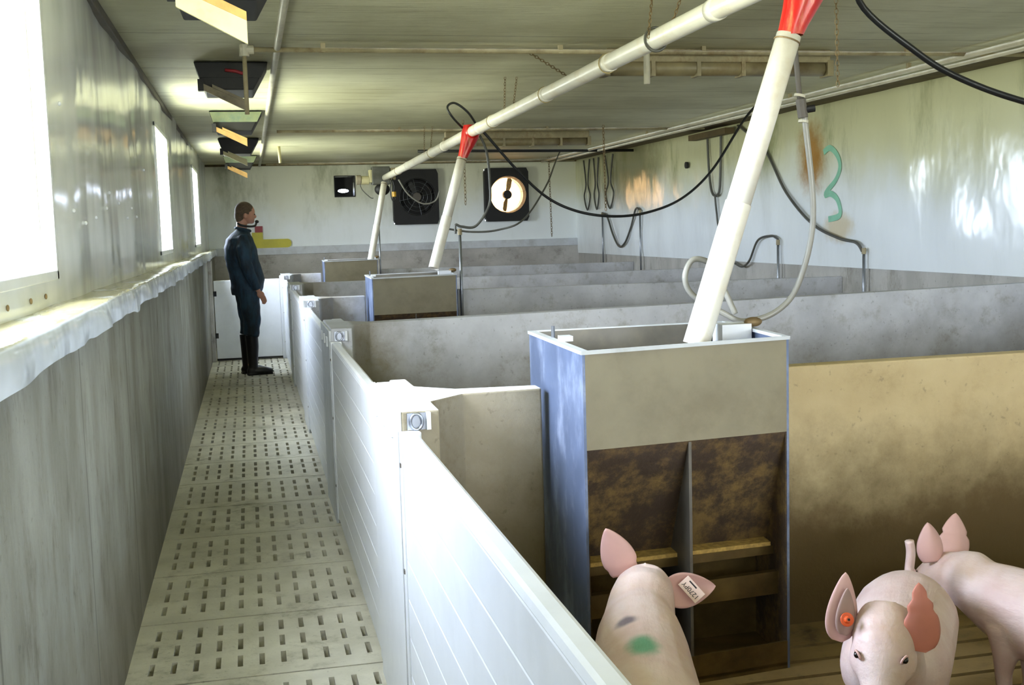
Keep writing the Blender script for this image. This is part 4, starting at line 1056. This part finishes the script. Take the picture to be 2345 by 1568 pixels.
# faces +x (to the pens), slightly turned away; local x forward, y to the person's left (away from camera)
t.rotation_euler = (0, 0, math.radians(12))
b = MB()
b.ell((.02, 0, 1.735), (.100, .078, .105)); b.ell((.045, 0, 1.675), (.068, .060, .062)); b.ell((.075, 0, 1.640), (.035, .034, .028))   # skull, face, chin
b.ell((.118, 0, 1.690), (.018, .012, .020)); b.tube([(.112, 0, 1.715), (.128, 0, 1.690)], [.008, .012], 8)                              # nose
for s in (-1, 1): b.ell((.0, s*.078, 1.695), (.018, .010, .030))
b.ell((.100, 0, 1.655), (.012, .022, .007)); b.ell((.098, 0, 1.735), (.012, .045, .008))                                                # lips, brow
b.tube([(-.02, 0, 1.66), (-.03, 0, 1.58), (-.03, 0, 1.50)], [.055, .056, .065], 14)
b.ell((-.02, 0, 1.25), (.09, .14, .28)); b.ell((-.02, 0, .98), (.09, .12, .14))
for s in (-1, 1):
    b.tube([(-.03, s*.17, 1.47), (-.06, s*.215, 1.18), (.04, s*.205, .95), (.078, s*.19, .90)], [.045, .036, .030, .024], 10)
    b.tube([(-.01, s*.08, .95), (.0, s*.085, .52), (-.02, s*.085, .10)], [.07, .05, .035], 10)
    # palm, fingers and thumb
    b.ell((.098, s*.185, .862), (.045, .018, .040), (.75, 0, -.65))
    for q, (dx, L_) in enumerate(((-.028, .058), (-.010, .070), (.010, .072), (.028, .062))):
        p0 = Vector((.118+dx*.7, s*.185, .832+dx*.4)); p1 = p0+Vector((.018, -s*.004, -.042))*(L_/.07); p2 = p1+Vector((.004, -s*.012, -.030))*(L_/.07)
        b.tube([tuple(p0), tuple(p1), tuple(p2)], [.0095, .0085, .007], 7)
    b.tube([(.085, s*.175, .86), (.115, s*.152, .84), (.128, s*.146, .81)], [.011, .010, .008], 7)
body = fuse(b, 'body', 'skin', t, .007, 2)
for s in (-1, 1): MB().ell((.106, s*.030, 1.712), (.008, .012, .008)).build('eye', 'eye', t, smooth=True)
hb = MB(); hb.ell((.008, 0, 1.750), (.103, .083, .103)); hb.ell((-.045, 0, 1.70), (.055, .068, .085))
hr = fuse(hb, 'hair', 'hair', t, .008, 2)
c = MB()
# torso with a rounded back and a belly, seat
ring = [((-.02, 0, 1.555), .070, .075), ((-.045, 0, 1.51), .10, .14), ((-.055, 0, 1.46), .135, .215), ((-.055, 0, 1.36), .165, .225), ((-.045, 0, 1.24), .175, .205), ((-.015, 0, 1.12), .180, .190), ((.005, 0, 1.02), .178, .188), ((-.005, 0, .93), .172, .190), ((-.01, 0, .86), .150, .18)]
n = 24; b0 = len(c.v)
for cc, rx, ry in ring:
    for k in range(n): c.v.append((cc[0]+rx*math.cos(2*PI*k/n), cc[1]+ry*math.sin(2*PI*k/n), cc[2]))
for i in range(len(ring)-1):
    for k in range(n): c.f.append((b0+i*n+k, b0+i*n+(k+1) % n, b0+(i+1)*n+(k+1) % n, b0+(i+1)*n+k))
c.f.append(tuple(b0+k for k in range(n))); c.f.append(tuple(b0+(len(ring)-1)*n+k for k in range(n-1, -1, -1)))
for s in (-1, 1):
    c.tube([(-.04, s*.16, 1.47), (-.065, s*.225, 1.36), (-.055, s*.235, 1.20), (.0, s*.225, 1.05), (.062, s*.200, .925)], [.075, .075, .066, .058, .045], 14)
    c.tube([(-.005, s*.085, .93), (.0, s*.090, .75), (.012, s*.085, .60), (.0, s*.080, .46), (-.01, s*.080, .42)], [.118, .106, .094, .088, .082], 16)
cv = fuse(c, 'coverall', 'coverall', t, .010, 3)
# crease folds
for v in cv.data.vertices:
    x, y, z = v.co
    f = noise.noise(Vector((x*5, y*5+3, z*16)))*.006 + noise.noise(Vector((x*14, y*14, z*7)))*.004
    if z < 1.5: v.co.x += f*(1 if x > 0 else -1); v.co.y += f*(1 if y > 0 else -1)
MB().tube([(.075*math.cos(2*PI*k/20)-.018, .070*math.sin(2*PI*k/20), 1.555+.018*math.cos(2*PI*k/20)*-1) for k in range(20)], .016, 8, closed=True).build('collar', 'coverall', t, smooth=True)
MB().tube(spline([(-.08, -.05, 1.62), (-.05, -.085, 1.600), (.03, -.085, 1.585), (.10, -.05, 1.590), (.125, -.01, 1.620)], 6), .012, 8).build('headset_band', 'rubber', t, smooth=True)
MB().ell((.135, -.005, 1.635), (.022, .018, .018)).build('microphone', 'rubber', t, smooth=True)
for s, dxx in ((-1, .02), (1, -.005)):
    bt = MB()
    bt.tube([(dxx-.02, s*.080, .43), (dxx-.015, s*.080, .30), (dxx-.02, s*.080, .15), (dxx-.02, s*.080, .05)], [.070, .067, .056, .052], 16)
    bt.ell((dxx-.035, s*.092, .045), (.055, .046, .05)); bt.ell((dxx+.06, s*.098, .042), (.115, .048, .045)); bt.ell((dxx+.13, s*.100, .036), (.065, .046, .036))
    bt.box((dxx-.085, s*.094-.042, .0), (dxx+.18, s*.094+.042, .020))
    fuse(bt, 'boot', 'boots', t, .008, 2)
